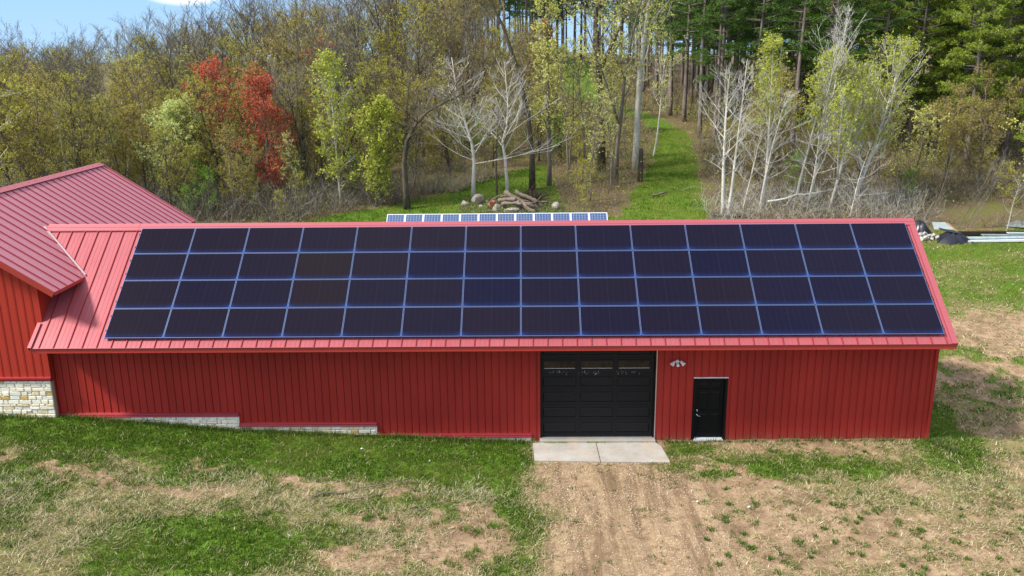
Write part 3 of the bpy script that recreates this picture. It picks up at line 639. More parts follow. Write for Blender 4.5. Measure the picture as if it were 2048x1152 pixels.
# mounting rails under the modules, one per pair of clamp lines
for j in range(4):
    for t in (.26, .76):
        mb = MB(); mb.box(.01, -.02, -.085, 14*PW-.03, .02, -.0385)
        o = mb.build('mounting_rail', 'alu'); yy = (j*PH+.01+t*MH)
        o.location = (0, yy*CS, zp0+yy*SN-.003); o.rotation_euler = (.654, 0, 0)
        o.parent = barn; o.location = o.location-barn.location
# ================================================================ house
HXE, HZE, HXR = -1.34, 4.995, -5.02; HS = .655; HZR = HZE+(HXE-HXR)*HS; HY0, HY1 = .14, 11.37; HXL = 2*HXR-HXE
HW0, HWX = .64, -2.12; HWL = 2*HXR-HWX; HWB = 10.9
house = tag(empty('house', (-5, .64, .9)), 'taller red gabled house with pink-red metal roof and white stone base, left of the barn', 'house')
hs = math.atan(HS); hc, hn = math.cos(hs), math.sin(hs)
def hp(x, y, h=0.):
    if x >= HXR: return (x+hn*h, y, HZE+(HXE-x)*HS+hc*h)
    return (x-hn*h, y, HZE+(x-HXL)*HS+hc*h)
def hz(x): return min(HZE+(HXE-x)*HS, HZE+(x-HXL)*HS)
mb = MB(); mb.prism([(HWL,HW0,2.02),(HWX,HW0,2.02),(HWX,HW0,hz(HWX)-.06),(HXR,HW0,HZR-.06),(HWL,HW0,hz(HWL)-.06)], [(HWL,HW0+.12,2.02),(HWX,HW0+.12,2.02),(HWX,HW0+.12,hz(HWX)-.06),(HXR,HW0+.12,HZR-.06),(HWL,HW0+.12,hz(HWL)-.06)])
x = HWX
while x > HWL+.1:
    c = x-.2305; mb.prism([(c,HW0-.03,2.06),(x,HW0-.03,2.06),(x,HW0-.03,hz(x)-.08),(c,HW0-.03,hz(c)-.08)], [(c,HW0-.0006,2.06),(x,HW0-.0006,2.06),(x,HW0-.0006,hz(x)-.08),(c,HW0-.0006,hz(c)-.08)])
    mb.box(c+.001, HW0-.042, 2.18, c+.024, HW0-.0305, min(hz(c), hz(x))-.085); x -= .245
P(mb, 'wall', 'siding_house', house)
mb = MB(); mb.box(HWX-.12, HW0+.1205, .3, HWX, HWB, hz(HWX)-.10)
y = HW0+.3
while y < HWB: mb.box(HWX+.001, y-.013, .5, HWX+.022, y+.013, hz(HWX)-.12); y += .245
P(mb, 'wall', 'siding_house', house)
mb = MB(); mb.box(HWL, HW0+.1205, .3, HWL+.12, HWB, hz(HWX)-.10); P(mb, 'wall', 'siding_house', house)
mb = MB(); mb.prism([(HWL,HWB-.12,.3),(HWX,HWB-.12,.3),(HWX,HWB-.12,hz(HWX)-.06),(HXR,HWB-.12,HZR-.06),(HWL,HWB-.12,hz(HWL)-.06)], [(HWL,HWB,.3),(HWX,HWB,.3),(HWX,HWB,hz(HWX)-.06),(HXR,HWB,HZR-.06),(HWL,HWB,hz(HWL)-.06)]); P(mb, 'wall', 'siding_house', house)
mb = MB(); mb.box(HWX-.05, HW0-.05, 2.18, HWX+.026, HW0-.031, hz(HWX)-.10); P(mb, 'corner_trim', 'siding_house', house)
stone_part([(HWL, HWX-.01, .5, 2.10, HW0-.04)], house, [(HWL, HW0-.039, .3, HWX-.0, HW0+.11, 2.019)])
mb = MB()
for (za, zb, dp) in ((2.175, 2.13, .12), (2.128, 2.07, .095)):
    mb.prism([(HWL,HW0-.001,za+.02),(HWL,HW0-dp,za),(HWL,HW0-dp,zb),(HWL,HW0-.001,zb)][::-1], [(HWX+.04,HW0-.001,za+.02),(HWX+.04,HW0-dp,za),(HWX+.04,HW0-dp,zb),(HWX+.04,HW0-.001,zb)][::-1])
P(mb, 'ledge', 'ledge', house)
def hslab(mb, x0, x1, y0, y1, h0, h1, m=0):
    mb.prism([hp(x0,y0,h0), hp(x1,y0,h0), hp(x1,y0,h1), hp(x0,y0,h1)], [hp(x0,y1,h0), hp(x1,y1,h0), hp(x1,y1,h1), hp(x0,y1,h1)], m)
for side in (0, 1):
    mb = MB(); xa, xb = (HXR+.001, HXE) if side == 0 else (HXL, HXR-.001)
    hslab(mb, xa, xb, HY0, HY1, -.04, 0)
    y = HY0+.30
    while y < HY1-.1: hslab(mb, xa+(.03 if side == 0 else 0), xb-(0 if side == 0 else .03), y-.011, y+.011, .0005, .034, 1); y += .427
    P(mb, 'roof', ['roof_house', 'seam'], house)
mb = MB(); hslab(mb, HXR-.0, HXE+.02, HY0-.03, HY0-.002, -.16, .02); P(mb, 'rake_trim', 'trim', house)
mb = MB(); hslab(mb, HXL-.02, HXR-.001, HY0-.03, HY0-.002, -.16, .02); P(mb, 'rake_trim', 'trim', house)
mb = MB(); hslab(mb, HXR-.0, HXE+.02, HY1+.002, HY1+.05, -.12, .04); P(mb, 'rake_trim', 'cap', house)
mb = MB(); mb.box(HXE-.004, HY0-.002, HZE-.10, HXE+.02, HY1, HZE+.0); P(mb, 'fascia', 'trim', house)
mb = MB(); hslab(mb, HXR-.012, HXR+.17, HY0-.03, HY1+.05, .036, .052); hslab(mb, HXR-.17, HXR-.013, HY0-.03, HY1+.05, .036, .052); P(mb, 'ridge_cap', 'cap', house)
# valley where the barn roof dies into the house slope
mb = MB(); vy0 = YE+(HZE+.0-ZE)/TS; vx1 = HXE-(rz_(YR-.02)-HZE)/HS
a = Vector(rp3(HXE+.03, vy0+.02, .04)); b = Vector(rp3(vx1, YR-.05, .04))
dirv = (b-a).normalized(); pv_ = Vector((dirv.y, -dirv.x, 0)).normalized()*.028
mb.prism([a-pv_, a+pv_, a+pv_+Vector((0,0,.02)), a-pv_+Vector((0,0,.02))], [b-pv_, b+pv_, b+pv_+Vector((0,0,.02)), b-pv_+Vector((0,0,.02))]); P(mb, 'valley_flashing', 'flash')
# ================================================================ ground-mounted array behind the barn
ry0 = 24.0; rz0 = float(T(11, ry0)); tiltp = R(38); pw2 = 1.002
rack = tag(empty('solar_rack', (11, ry0, rz0)), 'low ground rack of twelve blue white-framed solar panels just behind the barn ridge', 'solar array')
top = 2.88; ptop = Vector((0, ry0+.4, top)); L2 = 1.66
ybot = ry0+.4-L2*math.cos(tiltp); zbot = top-L2*math.sin(tiltp)
for t in (.3, 1.35):
    mb = MB(); yy = ybot+t*math.cos(tiltp); zz = zbot+t*math.sin(tiltp); mb.box(4.58, yy-.03, zz-.11, 17.08, yy+.03, zz-.045); P(mb, 'rail', 'alu', rack)
for xx in (5.4, 8.2, 11, 13.8, 16.4):
    for t in (.3, 1.35):
        yy = ybot+t*math.cos(tiltp); zz = zbot+t*math.sin(tiltp)-.11; mb = MB(); mb.box(xx-.035, yy-.035, rz0-.6, xx+.035, yy+.035, zz); P(mb, 'post', 'alu', rack)
fr = MB(); w2, h2, e2 = 1.015, 1.64, .035
for (a, b, c, d_) in ((0,0,w2,e2), (0,h2-e2,w2,h2), (0,e2+.0002,e2,h2-e2-.0002), (w2-e2,e2+.0002,w2,h2-e2-.0002)): fr.box(a, b, -.04, c, d_, .001)
FM2 = fr.mesh('frame', ['white_alu']); cb = MB(); cb.box(e2+.0005, e2+.0005, -.03, w2-e2-.0005, h2-e2-.0005, -.003); CM2 = cb.mesh('cell_sheet', ['pvb'])
for i in range(12):
    e = bpy.data.objects.new('solar_panel', None); col.objects.link(e); e.empty_display_size = .2
    e.location = (4.61+i*1.037, ybot, zbot+.012*i/12); e.rotation_euler = (tiltp, 0, 0)
    e.parent = rack; e.location = e.location-rack.location
    for nm, me in (('frame', FM2), ('cell_sheet', CM2)): o = bpy.data.objects.new(nm, me); col.objects.link(o); o.parent = e
# ================================================================ trees
class Tree:
    """branch skeleton grown from a seed; parts: trunk (+ limbs), branches, foliage"""
    def __init__(s, seed): s.r = random.Random(seed); s.tr = MB(); s.br = MB(); s.lf = MB(); s.tips = []
    def path(s, p, d, L, n, wob, up, out=None):
        pts = [Vector(p)]; d = Vector(d).normalized(); st = L/n
        for i in range(n):
            d = (d+Vector((s.r.gauss(0, wob), s.r.gauss(0, wob), s.r.gauss(0, wob)*.6+up))).normalized()
            pts.append(pts[-1]+d*st)
        return pts
    def at(s, pts, t):
        k = t*(len(pts)-1); i = min(int(k), len(pts)-2); f = k-i
        return pts[i].lerp(pts[i+1], f), (pts[i+1]-pts[i]).normalized()
    def grow(s, H=12, r0=.18, lean=(0,0), n1=18, start=.25, ang=(35,60), l1=.42, up1=.06, n2=7, n3=5, n4=3, l2=.42, l3=.42, up=.05, wob=.10, twig=.022, crown=1.0, forks=0, taper=.25, trunk_wob=.04, shape='oval', trunk_pts=None):
        r = s.r
        tp = trunk_pts or s.path((0,0,-.3), (lean[0], lean[1], 1), H+.3, 10, trunk_wob, .02)
        tp = [Vector(p) for p in tp]; nT = len(tp)
        s.tr.tube(tp, [r0*(1.25 if k == 0 else 1)*(1-(1-taper*.5)*k/(nT-1)) for k in range(nT)], 7)
        mains = [(tp, r0, 1.0)]
        for q in range(forks):
            t = start*.7+.12*q+r.uniform(0, .05); p, d = s.at(tp, t); az = r.uniform(0, 6.28); dd = Vector((math.cos(az)*.45, math.sin(az)*.45, 1))
            fp = s.path(p, dd, H*(1-t)*r.uniform(.8, .95), 8, trunk_wob, .05); rr0 = r0*(1-t)*.85
            s.tr.tube(fp, [rr0*(1-.85*k/8) for k in range(9)], 6); mains.append((fp, rr0, .8))
        for (mp, mr, sc) in mains:
            cnt = int(n1*sc); st0 = start if mp is tp else .12
            for i in range(cnt):
                t = st0+(1-st0)*((i+r.random())/cnt)*.98; p, d = s.at(mp, t); az = i*2.4+r.uniform(-.5, .5); a = R(r.uniform(*ang))
                side = Vector((math.cos(az), math.sin(az), 0)); dd = d*math.cos(a)+side*math.sin(a)
                u = (t-st0)/(1-st0)
                env = {'oval': math.sin(math.pi*min(1, .18+.80*u))**.7, 'cone': 1-.8*u, 'top': .35+.75*u if u < .75 else 1.25-.9*(u-.5), 'col': .8}[shape]
                L = H*l1*env*r.uniform(.65, 1.1)*sc*crown
                rb = max(twig, mr*(1-t*.8)*.42*r.uniform(.7, 1.1)); n = 5
                b1 = s.path(p, dd, L, n, wob, up1); s.tr.tube(b1, [max(twig*.6, rb*(1-.85*k/n)) for k in range(n+1)], 4, False)
                for j in range(max(2, int(n2*(.5+.5*env)))):
                    t2 = .2+.8*(j+r.random())/n2; t2 = min(t2, .99); p2, d2 = s.at(b1, t2); az2 = r.uniform(0, 6.28); sd2 = Vector((math.cos(az2), math.sin(az2), r.uniform(-.3, .6))); a2 = R(r.uniform(25, 60))
                    dd2 = d2*math.cos(a2)+sd2*math.sin(a2); L2 = L*l2*r.uniform(.6, 1.15)*(1.15-.5*t2)
                    b2 = s.path(p2, dd2, L2, 3, wob, up); rb2 = max(twig*.62, rb*.32); s.br.tube(b2, [rb2, rb2*.75, rb2*.5, rb2*.3], 3, False)
                    for k in range(n3):
                        t3 = .15+.85*(k+r.random())/n3; t3 = min(t3, .99); p3, d3 = s.at(b2, t3); az3 = r.uniform(0, 6.28); sd3 = Vector((math.cos(az3), math.sin(az3), r.uniform(-.2, .7))); a3 = R(r.uniform(20, 60))
                        dd3 = d3*math.cos(a3)+sd3*math.sin(a3); L3 = max(.25, L2*l3*r.uniform(.6, 1.2))
                        b3 = s.path(p3, dd3, L3, 2, wob*1.3, up); w3 = twig*.42; s.rib(b3, w3); s.tips.append((b3[1], L3)); s.tips.append((b3[2], L3))
                        for q in range(n4):
                            p4, d4 = s.at(b3, r.uniform(.2, .98)); dd4 = (d4+Vector((r.gauss(0, .6), r.gauss(0, .6), r.gauss(.25, .4)))).normalized()
                            e = p4+dd4*L3*r.uniform(.35, .8); sdv = dd4.cross(Vector((r.random(), r.random(), r.random()))).normalized()*twig*.32
                            i0 = len(s.br.v); s.br.v += [tuple(p4-sdv), tuple(p4+sdv), tuple(e)]; s.br.f.append((i0, i0+1, i0+2)); s.br.m.append(0); s.tips.append((e, L3))
        return s
    def rib(s, pts, w):
        """thin twig: two crossed slivers"""
        a, m, e = pts; d = (e-a).normalized(); q = d.cross(Vector((.3, .5, .8))).normalized()
        for v_ in (q*w, d.cross(q)*w):
            i = len(s.br.v); s.br.v += [tuple(a-v_), tuple(a+v_), tuple(m+v_*.7), tuple(m-v_*.7), tuple(e)]
            s.br.f += [(i, i+1, i+2, i+3), (i+3, i+2, i+4)]; s.br.m += [0, 0]
    def leaves(s, n, size, spread=.12, keep=None, up=0):
        r = s.r; tips = [t for t in s.tips if keep is None or keep(t[0])]
        if not tips: return s
        for i in range(n//5):
            p, L = tips[r.randrange(len(tips))]; cc = p+Vector((r.gauss(0, spread), r.gauss(0, spread), r.gauss(0, spread)+up))
            for _ in range(5):
                c = cc+Vector((r.gauss(0, 1), r.gauss(0, 1), r.gauss(0, 1)))*size*1.1
                a = Vector((r.gauss(0, 1), r.gauss(0, 1), r.gauss(0, 1))).normalized(); b = a.cross(Vector((r.gauss(0, 1), r.gauss(0, 1), r.gauss(0, 1)))).normalized(); z = size*r.uniform(.7, 1.35)
                a *= z; b *= z*.66; k = len(s.lf.v)
                s.lf.v += [tuple(c-a), tuple(c-b), tuple(c+a), tuple(c+b)]; s.lf.f.append((k, k+1, k+2, k+3)); s.lf.m.append(0)
        return s
    def make(s, name, bark, twigm, leafm, label, cat='tree', group=None):
        root = empty(name); s.tr.build('trunk', bark, root, True)
        if s.br.f: s.br.build('branches', twigm, root)
        if s.lf.f: s.lf.build('foliage', leafm, root)
        tag(root, label, cat, group); return root
used = set()
def place(root, x, y, rz=None, sc=1., label=None, group=None, tilt=None, dz=0, sz=None, fresh=False):
    if root in used and not fresh: root = copy_tree(root)
    used.add(root)
    root.location = (x, y, float(T(x, y))-.05+dz); root.rotation_euler = (tilt[0] if tilt else 0, tilt[1] if tilt else 0, rng.uniform(0, 6.28) if rz is None else rz)
    root.scale = (sc, sc, sz or sc)
    if label: root['label'] = label
    if group: root['group'] = group
    return root
rng = random.Random(11)
GW_, GC_, GP_ = 'trees of the dense woods left of the trail', 'trees of the woods around the trail', 'pines of the plantation'
L_ = dict(
 bare='bare grey-brown deciduous tree with a fan of fine twigs in the dense woods', dark='dark-barked deciduous tree with bare ascending limbs in the dense woods',
 olive='olive-leafed deciduous tree in early leaf in the dense woods', gold='deciduous tree hazed with golden-brown buds in the dense woods',
 rust='slender tree with rusty orange buds among the bare woods', slim='slender bare pale-stemmed tree in the thin woods', lime='small tree with yellow-green spring leaves in the understorey')
proto = {}
for i in range(3): proto['bare%d' % i] = Tree(20+i).grow(H=13, r0=.19, n1=17, start=.28, ang=(22, 48), l1=.46, up1=.07, n2=8, n3=6, n4=4, forks=2, shape='top', twig=.030).leaves(1300, .055, .12).make('bare_tree', 'bark_dark', 'twig_grey', 'leaf_olive', L_['bare'], group=GW_)
for i in range(2): proto['dark%d' % i] = Tree(30+i).grow(H=13, r0=.22, n1=15, start=.35, ang=(18, 42), l1=.5, up1=.08, n2=7, n3=6, n4=3, forks=2, shape='top', twig=.034, wob=.13).leaves(700, .055, .12).make('bare_tree', 'bark_dark', 'twig', 'leaf_gold', L_['dark'], group=GW_)
for i in range(3): proto['olive%d' % i] = Tree(40+i).grow(H=12, r0=.17, n1=20, start=.18, ang=(28, 58), l1=.42, n2=7, n3=5, n4=2, forks=1, shape='oval', twig=.03).leaves(6800, .055, .15).make('leafing_tree', 'bark_dark', 'twig', 'leaf_olive', L_['olive'], group=GW_)
for i in range(2): proto['gold%d' % i] = Tree(50+i).grow(H=11.5, r0=.15, n1=20, start=.15, ang=(25, 55), l1=.40, n2=7, n3=5, n4=3, forks=1, shape='oval', twig=.03).leaves(6500, .056, .15).make('budding_tree', 'bark_mid', 'twig', 'leaf_gold', L_['gold'], group=GW_)
proto['rust0'] = Tree(60).grow(H=9, r0=.10, n1=18, start=.15, ang=(25, 50), l1=.36, n2=6, n3=5, n4=3, shape='oval', twig=.024).leaves(4200, .056, .14).make('budding_tree', 'bark_mid', 'twig', 'leaf_rust', L_['rust'], group=GC_)
for i in range(3): proto['slim%d' % i] = Tree(70+i).grow(H=9.5, r0=.075, n1=16, start=.3, ang=(18, 42), l1=.26, n2=5, n3=4, n4=2, shape='oval', twig=.022, trunk_wob=.05).leaves(1100, .05, .14).make('slender_tree', 'bark_mid', 'twig_grey', 'leaf_cream', L_['slim'], group=GC_)
for i in range(2): proto['lime%d' % i] = Tree(80+i).grow(H=5.5, r0=.06, n1=16, start=.1, ang=(28, 60), l1=.42, n2=5, n3=4, n4=2, shape='oval', twig=.018).leaves(1900, .06, .14).make('understorey_tree', 'bark_mid', 'twig_grey', 'leaf_green' if i else 'leaf_olive', L_['lime'], group=GC_)
# --- pines
def puff(mb, r, c, R_, n, ln=.2, wd=.028, flat=.6):
    for i in range(n):
        d = Vector((r.gauss(0, 1), r.gauss(0, 1), r.gauss(.35, .8))).normalized(); b = c+Vector((d.x*R_, d.y*R_, d.z*R_*flat))*r.uniform(.25, .8)
        e = b+d*ln*r.uniform(.7, 1.3); s_ = d.cross(Vector((r.gauss(0, 1), r.gauss(0, 1), r.gauss(0, 1)))).normalized()*wd
        k = len(mb.v); mb.v += [tuple(b-s_), tuple(b+s_), tuple(e)]; mb.f.append((k, k+1, k+2)); mb.m.append(0)
def pine(seed, H=19, r0=.21, c0=.42, L=2.6, whorls=15, per=5, puffs=5, n=34, label='', leafm='needle', bark='bark_pine', pr=.27, ln=.2, wd=.03, dead=8):
    t = Tree(seed); r = t.r; tp = t.path((0,0,-.3), (0,0,1), H, 12, .012, .03); t.tr.tube(tp, [r0*(1.2 if k == 0 else 1)*(1-.82*k/12) for k in range(13)], 8)
    for w_ in range(whorls):
        f = w_/(whorls-1); h = c0+(1-c0)*f*.99
        for q in range(per):
            p, d = t.at(tp, min(.995, h+r.uniform(-.012, .012))); az = r.uniform(0, 6.28); Lb = L*(math.sin(math.pi*min(1, .25+.72*f))**.8)*r.uniform(.6, 1.15)+.2
            dd = Vector((math.cos(az), math.sin(az), -.10+.55*f+r.uniform(-.12, .12)))
            b = t.path(p, dd, Lb, 4, .10, .045); t.br.tube(b, [r0*.20*(1-f*.5)+.012, .03, .022, .016, .01], 4, False)
            for z in range(puffs):
                tt = .45+.55*(z+r.random())/puffs; c, _ = t.at(b, min(.99, tt)); sd_ = Vector((-dd.y, dd.x, 0)).normalized()*r.gauss(0, .28*Lb*.5)
                c2 = c+sd_+Vector((0, 0, r.uniform(0, .18))); s_ = Vector((0, 0, 0))
                t.br.tube([c, c2], [.012, .007], 3, False); puff(t.lf, r, c2, pr*r.uniform(.75, 1.25), n, ln, wd)
    for q in range(dead):
        p, d = t.at(tp, r.uniform(.12, c0)); az = r.uniform(0, 6.28); b = t.path(p, (math.cos(az), math.sin(az), r.uniform(-.25, .25)), r.uniform(.4, 1.3), 3, .15, 0); t.br.tube(b, [.022, .016, .01, .005], 3, False)
    return t.make('pine_tree', bark, 'bark_pine', leafm, label, 'pine tree', GP_)
LP1 = 'tall straight red pine with dark green crown in the plantation behind the barn'; LP2 = 'tall red pine with a bare straight trunk and high crown on the ridge'
proto['pine0'] = pine(90, label=LP1); proto['pine1'] = pine(91, H=17.5, c0=.36, L=2.6, label=LP1)
proto['pineh0'] = pine(93, H=21, c0=.48, L=2.4, whorls=12, label=LP2, dead=14); proto['pineh1'] = pine(94, H=20, c0=.42, L=2.4, whorls=13, label=LP2, dead=14)
LP3 = 'full-crowned pine with bright green needle tufts low on its trunk, right edge of the woods'
proto['pinef0'] = pine(95, H=17, r0=.24, c0=.24, L=3.2, whorls=19, per=5, puffs=7, n=50, label=LP3, leafm='needle_lit', pr=.34, ln=.16, wd=.036)
proto['pinef1'] = pine(96, H=15, r0=.20, c0=.20, L=3.0, whorls=18, per=5, puffs=7, n=50, label=LP3, leafm='needle_lit', pr=.34, ln=.16, wd=.036)

MARKS = [(-.60,'at the left border'),(-.50,'above the house roof'),(-.42,'above the house ridge'),(-.36,'behind the pale green shrub'),(-.30,'behind the red maples'),(-.22,'right of the red maples'),(-.17,'behind the lime aspens'),(-.08,'behind the crooked dark tree'),(0,'behind the two bare birches'),(.06,'behind the column poplar'),(.12,'around the double-trunked tree'),(.18,'at the mown trail'),(.26,'behind the bare white aspens'),(.36,'behind the leafy aspens'),(.45,'behind the broad leaning aspen'),(.9,'behind the front pines')]
def where(x, y):
    az = (x-12.45)/(y+24.2)+.017; a = MARKS[-1][1]
    for lim, nm in MARKS:
        if az < lim: a = nm; break
    dp = 'nearest row' if y < 38 else 'second row' if y < 50 else 'middle' if y < 68 else 'far back' if y < 96 else 'ridge'
    return a, dp
KIND = dict(bare='bare grey-brown tree', dark='bare dark-barked tree', olive='olive-leafed tree', gold='golden-budded tree', rust='rusty-budded tree', slim='slender pale-stemmed tree', lime='small leafing tree', pine='red pine', pineh='tall bare-trunked red pine')
def wlabel(kd, x, y, s_):
    a, dp = where(x, y); z = 'short ' if s_ < .78 else 'tall ' if s_ > 1.0 else ''
    return '%s%s %s, %s' % (z, KIND[kd], a, dp), '%ss %s' % (KIND[kd], a)
HT = dict(bare=13., dark=13., olive=12., gold=11.5, rust=9., slim=9.5, lime=5.5)
def ztop(x, y):
    az = (x-12.45)/(y+24.2); return 11.6+(y+24.2)*float(np.interp(az, [-.6,-.50,-.42,-.36,-.30,-.24,-.20,-.16], [.020,.017,.026,.034,.050,.060,.070,.09]))
def pick(kind):
    ks = [k for k in proto if k.rstrip('0123456789') == kind]; return proto[rng.choice(ks)]
taken = []
def free(x, y, dmin):
    for (a, b) in taken:
        if (a-x)**2+(b-y)**2 < dmin*dmin: return False
    taken.append((x, y)); return True
WEX = [-60,-12,-5,-1.9,1.1,4.2,7.3,8.6,10.6,12.8,14.2,15,17,19,19.6,23.5,24,27,33,37,39,44,60]
WEY = [22,22,26,28.8,31.2,32.6,35.3,37.5,40.0,42.5,43,31,30,29.3,28.5,28.5,27.6,27.2,26.8,26.6,26.4,28,28]
def wedge(x): return float(np.interp(x, WEX, WEY))
def onpath(x, y, m=1.6): return float(path_d(np.float64(x), np.float64(y))) < m
# --- named single trees (positions in metres on the terrain)
def single(t, x, y, name, bark, tw, leaf, label, rz=0, cat='tree', group=None, sc=1):
    r = t.make(name, bark, tw, leaf, label, cat, group); place(r, x, y, rz, sc, fresh=True); taken.append((x, y)); return r
B = 'bark_white'
t = Tree(101).grow(H=9.3, r0=.15, n1=30, start=.26, ang=(48, 85), l1=.64, up1=.07, n2=9, n3=4, n4=2, shape='cone', twig=.018, wob=.13, trunk_pts=[(0,0,-.3),(.05,0,1.2),(.12,0,2.4),(.0,0,3.6),(-.35,.1,4.8),(-.7,.2,6.0),(-.95,.2,7.2),(-1.2,.1,9.2)])
single(t, 8.9, 34.0, 'birch_tree', B, 'twig_pale', 'leaf_cream', 'bare white birch with wide level branches, just left of the boulder pile')
t = Tree(102).grow(H=8.8, r0=.13, n1=25, start=.34, ang=(35, 75), l1=.56, up1=.08, n2=9, n3=4, n4=2, shape='cone', twig=.017, wob=.13, trunk_pts=[(0,0,-.3),(-.05,0,1.2),(-.15,0,2.6),(-.3,0,3.6),(0,.1,4.6),(.1,.2,6.0),(.0,.2,7.4),(-.1,.1,8.8)])
single(t, 11.2, 34.9, 'birch_tree', B, 'twig_pale', 'leaf_cream', 'bare birch with a black-and-white trunk rising right behind the log pile')
t = Tree(103).grow(H=6, r0=.09, n1=9, start=.5, ang=(25, 55), l1=.3, n2=4, n3=3, n4=2, twig=.022)
single(t, 10.5, 33.5, 'young_tree', 'bark_dark', 'twig', 'leaf_gold', 'thin dark young tree between the two bare birches')
t = Tree(104).grow(H=17, r0=.21, n1=14, start=.62, ang=(20, 50), l1=.26, n2=6, n3=5, n4=3, twig=.032, trunk_pts=[(0,0,-.3),(.0,0,2.5),(-.25,0,5),(-.9,.2,8),(-1.9,.4,11),(-3.1,.5,13.2),(-4.6,.6,15.5),(-5.8,.6,17)])
single(t, 12.9, 36.0, 'leaning_tree', 'bark_dark', 'twig_grey', 'leaf_cream', 'tall dark-barked tree leaning left, with a long clean curved trunk behind the log pile')
t = Tree(105).grow(H=17.5, r0=.17, n1=44, start=.18, ang=(30, 60), l1=.105, n2=6, n3=4, n4=2, shape='col', twig=.026, trunk_wob=.015).leaves(8800, .060, .19)
single(t, 14.1, 37.0, 'poplar_tree', 'bark_mid', 'twig_grey', 'leaf_cream', 'narrow column-shaped tree covered in pale yellow-green leaves, right of the leaning trunk')
t = Tree(106).grow(H=18, r0=.30, n1=12, start=.5, ang=(25, 55), l1=.24, n2=6, n3=5, n4=3, forks=1, twig=.034, trunk_pts=[(0,0,-.3),(.0,0,2.5),(-.1,0,5),(-.35,.1,8),(-.5,.2,10.5),(-.45,.3,13),(-.5,.4,15.5),(-.4,.5,18)]).leaves(1500, .07, .2)
single(t, 18.1, 41.0, 'cottonwood_tree', 'bark_dark', 'twig_grey', 'leaf_cream', 'massive dark double-trunked tree left of the mown trail')
t = Tree(107).grow(H=15, r0=.17, n1=16, start=.38, ang=(30, 65), l1=.30, n2=6, n3=5, n4=3, forks=1, twig=.028, wob=.14, trunk_pts=[(0,0,-.3),(.05,0,2.5),(.3,0,5),(.5,.1,7.5),(.9,.2,10),(1.5,.3,12.5),(2.3,.4,15)]).leaves(5200, .060, .24)
single(t, 18.8, 37.2, 'cottonwood_tree', 'bark_mid', 'twig_grey', 'leaf_cream', 'grey-stemmed tree with a loose pale yellow crown bending right, in front of the double trunk')
t = Tree(108).grow(H=18, r0=.30, n1=22, start=.34, ang=(35, 65), l1=.28, n2=7, n3=5, n4=3, forks=0, twig=.03, wob=.13, trunk_wob=.02).leaves(6000, .062, .26)
single(t, 20.7, 41.5, 'cottonwood_tree', 'bark_pale', 'twig_grey', 'leaf_cream', 'big light-barked tree with pale yellow leaves at the left edge of the mown trail')
t = Tree(109).grow(H=7.5, r0=.10, n1=12, start=.45, ang=(20, 45), l1=.26, n2=5, n3=4, n4=2, twig=.024, lean=(.16, 0)).leaves(500, .06, .2)
single(t, 22.6, 45.5, 'birch_tree', B, 'twig_pale', 'leaf_cream', 'slim white birch leaning over the left side of the mown trail')
t = Tree(110).grow(H=2.4, r0=.22, n1=3, start=.6, ang=(40, 80), l1=.3, n2=2, n3=2, n4=0, twig=.02, taper=1.4)
single(t, 20.6, 37.9, 'broken_snag', 'bark_dark', 'twig_grey', 'leaf_gold', 'short broken dark snag beside the mown trail', cat='dead tree')
# big open dark tree left of the birches
t = Tree(111).grow(H=9, r0=.22, n1=20, start=.36, ang=(35, 80), l1=.50, n2=7, n3=5, n4=3, shape='top', twig=.030, wob=.20, forks=1, trunk_pts=[(0,0,-.3),(-.05,0,1.5),(-.1,0,3),(.15,0,4.4),(.7,.1,5.4),(1.5,.2,6.2),(2.6,.3,6.8),(3.6,.4,7.2)])
single(t, 4.8, 31.3, 'spreading_tree', 'bark_dark', 'twig', 'leaf_gold', 'bare dark tree with crooked spreading limbs, left of the white birches')
# lime poplars left
t = Tree(112).grow(H=9.5, r0=.10, n1=34, start=.14, ang=(20, 44), l1=.30, n2=6, n3=4, n4=2, shape='oval', twig=.016, trunk_wob=.02).leaves(5200, .070, .15)
single(t, .3, 32.5, 'aspen_tree', 'bark_pale', 'twig_pale', 'leaf_lime', 'tall slender aspen with white stem and lime-yellow leaves, right of the red maples')
t = Tree(113).grow(H=6.6, r0=.08, n1=30, start=.10, ang=(20, 50), l1=.38, n2=6, n3=4, n4=2, shape='oval', twig=.020).leaves(6200, .070, .17)
single(t, 2.6, 32.2, 'aspen_tree', 'bark_mid', 'twig', 'leaf_lime', 'rounded bright yellow-green young tree between the slender aspen and the crooked dark tree')
t = Tree(114).grow(H=6.4, r0=.12, n1=30, start=.06, ang=(25, 60), l1=.52, n2=7, n3=5, n4=2, shape='oval', twig=.022).leaves(11000, .066, .17)
single(t, -10.6, 33.0, 'willow_shrub', 'bark_mid', 'twig_grey', 'leaf_sage', 'broad pale green leafing shrub-like tree just behind the house roof')
t = Tree(115).grow(H=8.4, r0=.14, n1=30, start=.12, ang=(25, 55), l1=.34, n2=7, n3=5, n4=2, shape='oval', twig=.026).leaves(8200, .058, .16)
single(t, -4.8, 33.6, 'red_maple', 'bark_mid', 'twig', 'leaf_red', 'larger red maple with coral-red crown, right one of the red pair')
t = Tree(116).grow(H=8.9, r0=.13, n1=22, start=.35, ang=(25, 55), l1=.30, n2=7, n3=5, n4=2, shape='oval', twig=.026).leaves(3600, .066, .15)
single(t, -8.6, 37.0, 'red_maple', 'bark_mid', 'twig', 'leaf_red', 'red maple with orange-red crown top, left one of the red pair')
t = Tree(117).grow(H=8.6, r0=.12, n1=22, start=.25, ang=(25, 55), l1=.30, n2=7, n3=5, n4=2, shape='oval', twig=.026).leaves(4200, .066, .15)
single(t, -6.9, 38.6, 'budding_tree', 'bark_mid', 'twig', 'leaf_rust', 'rust-orange budding tree between the two red maples')
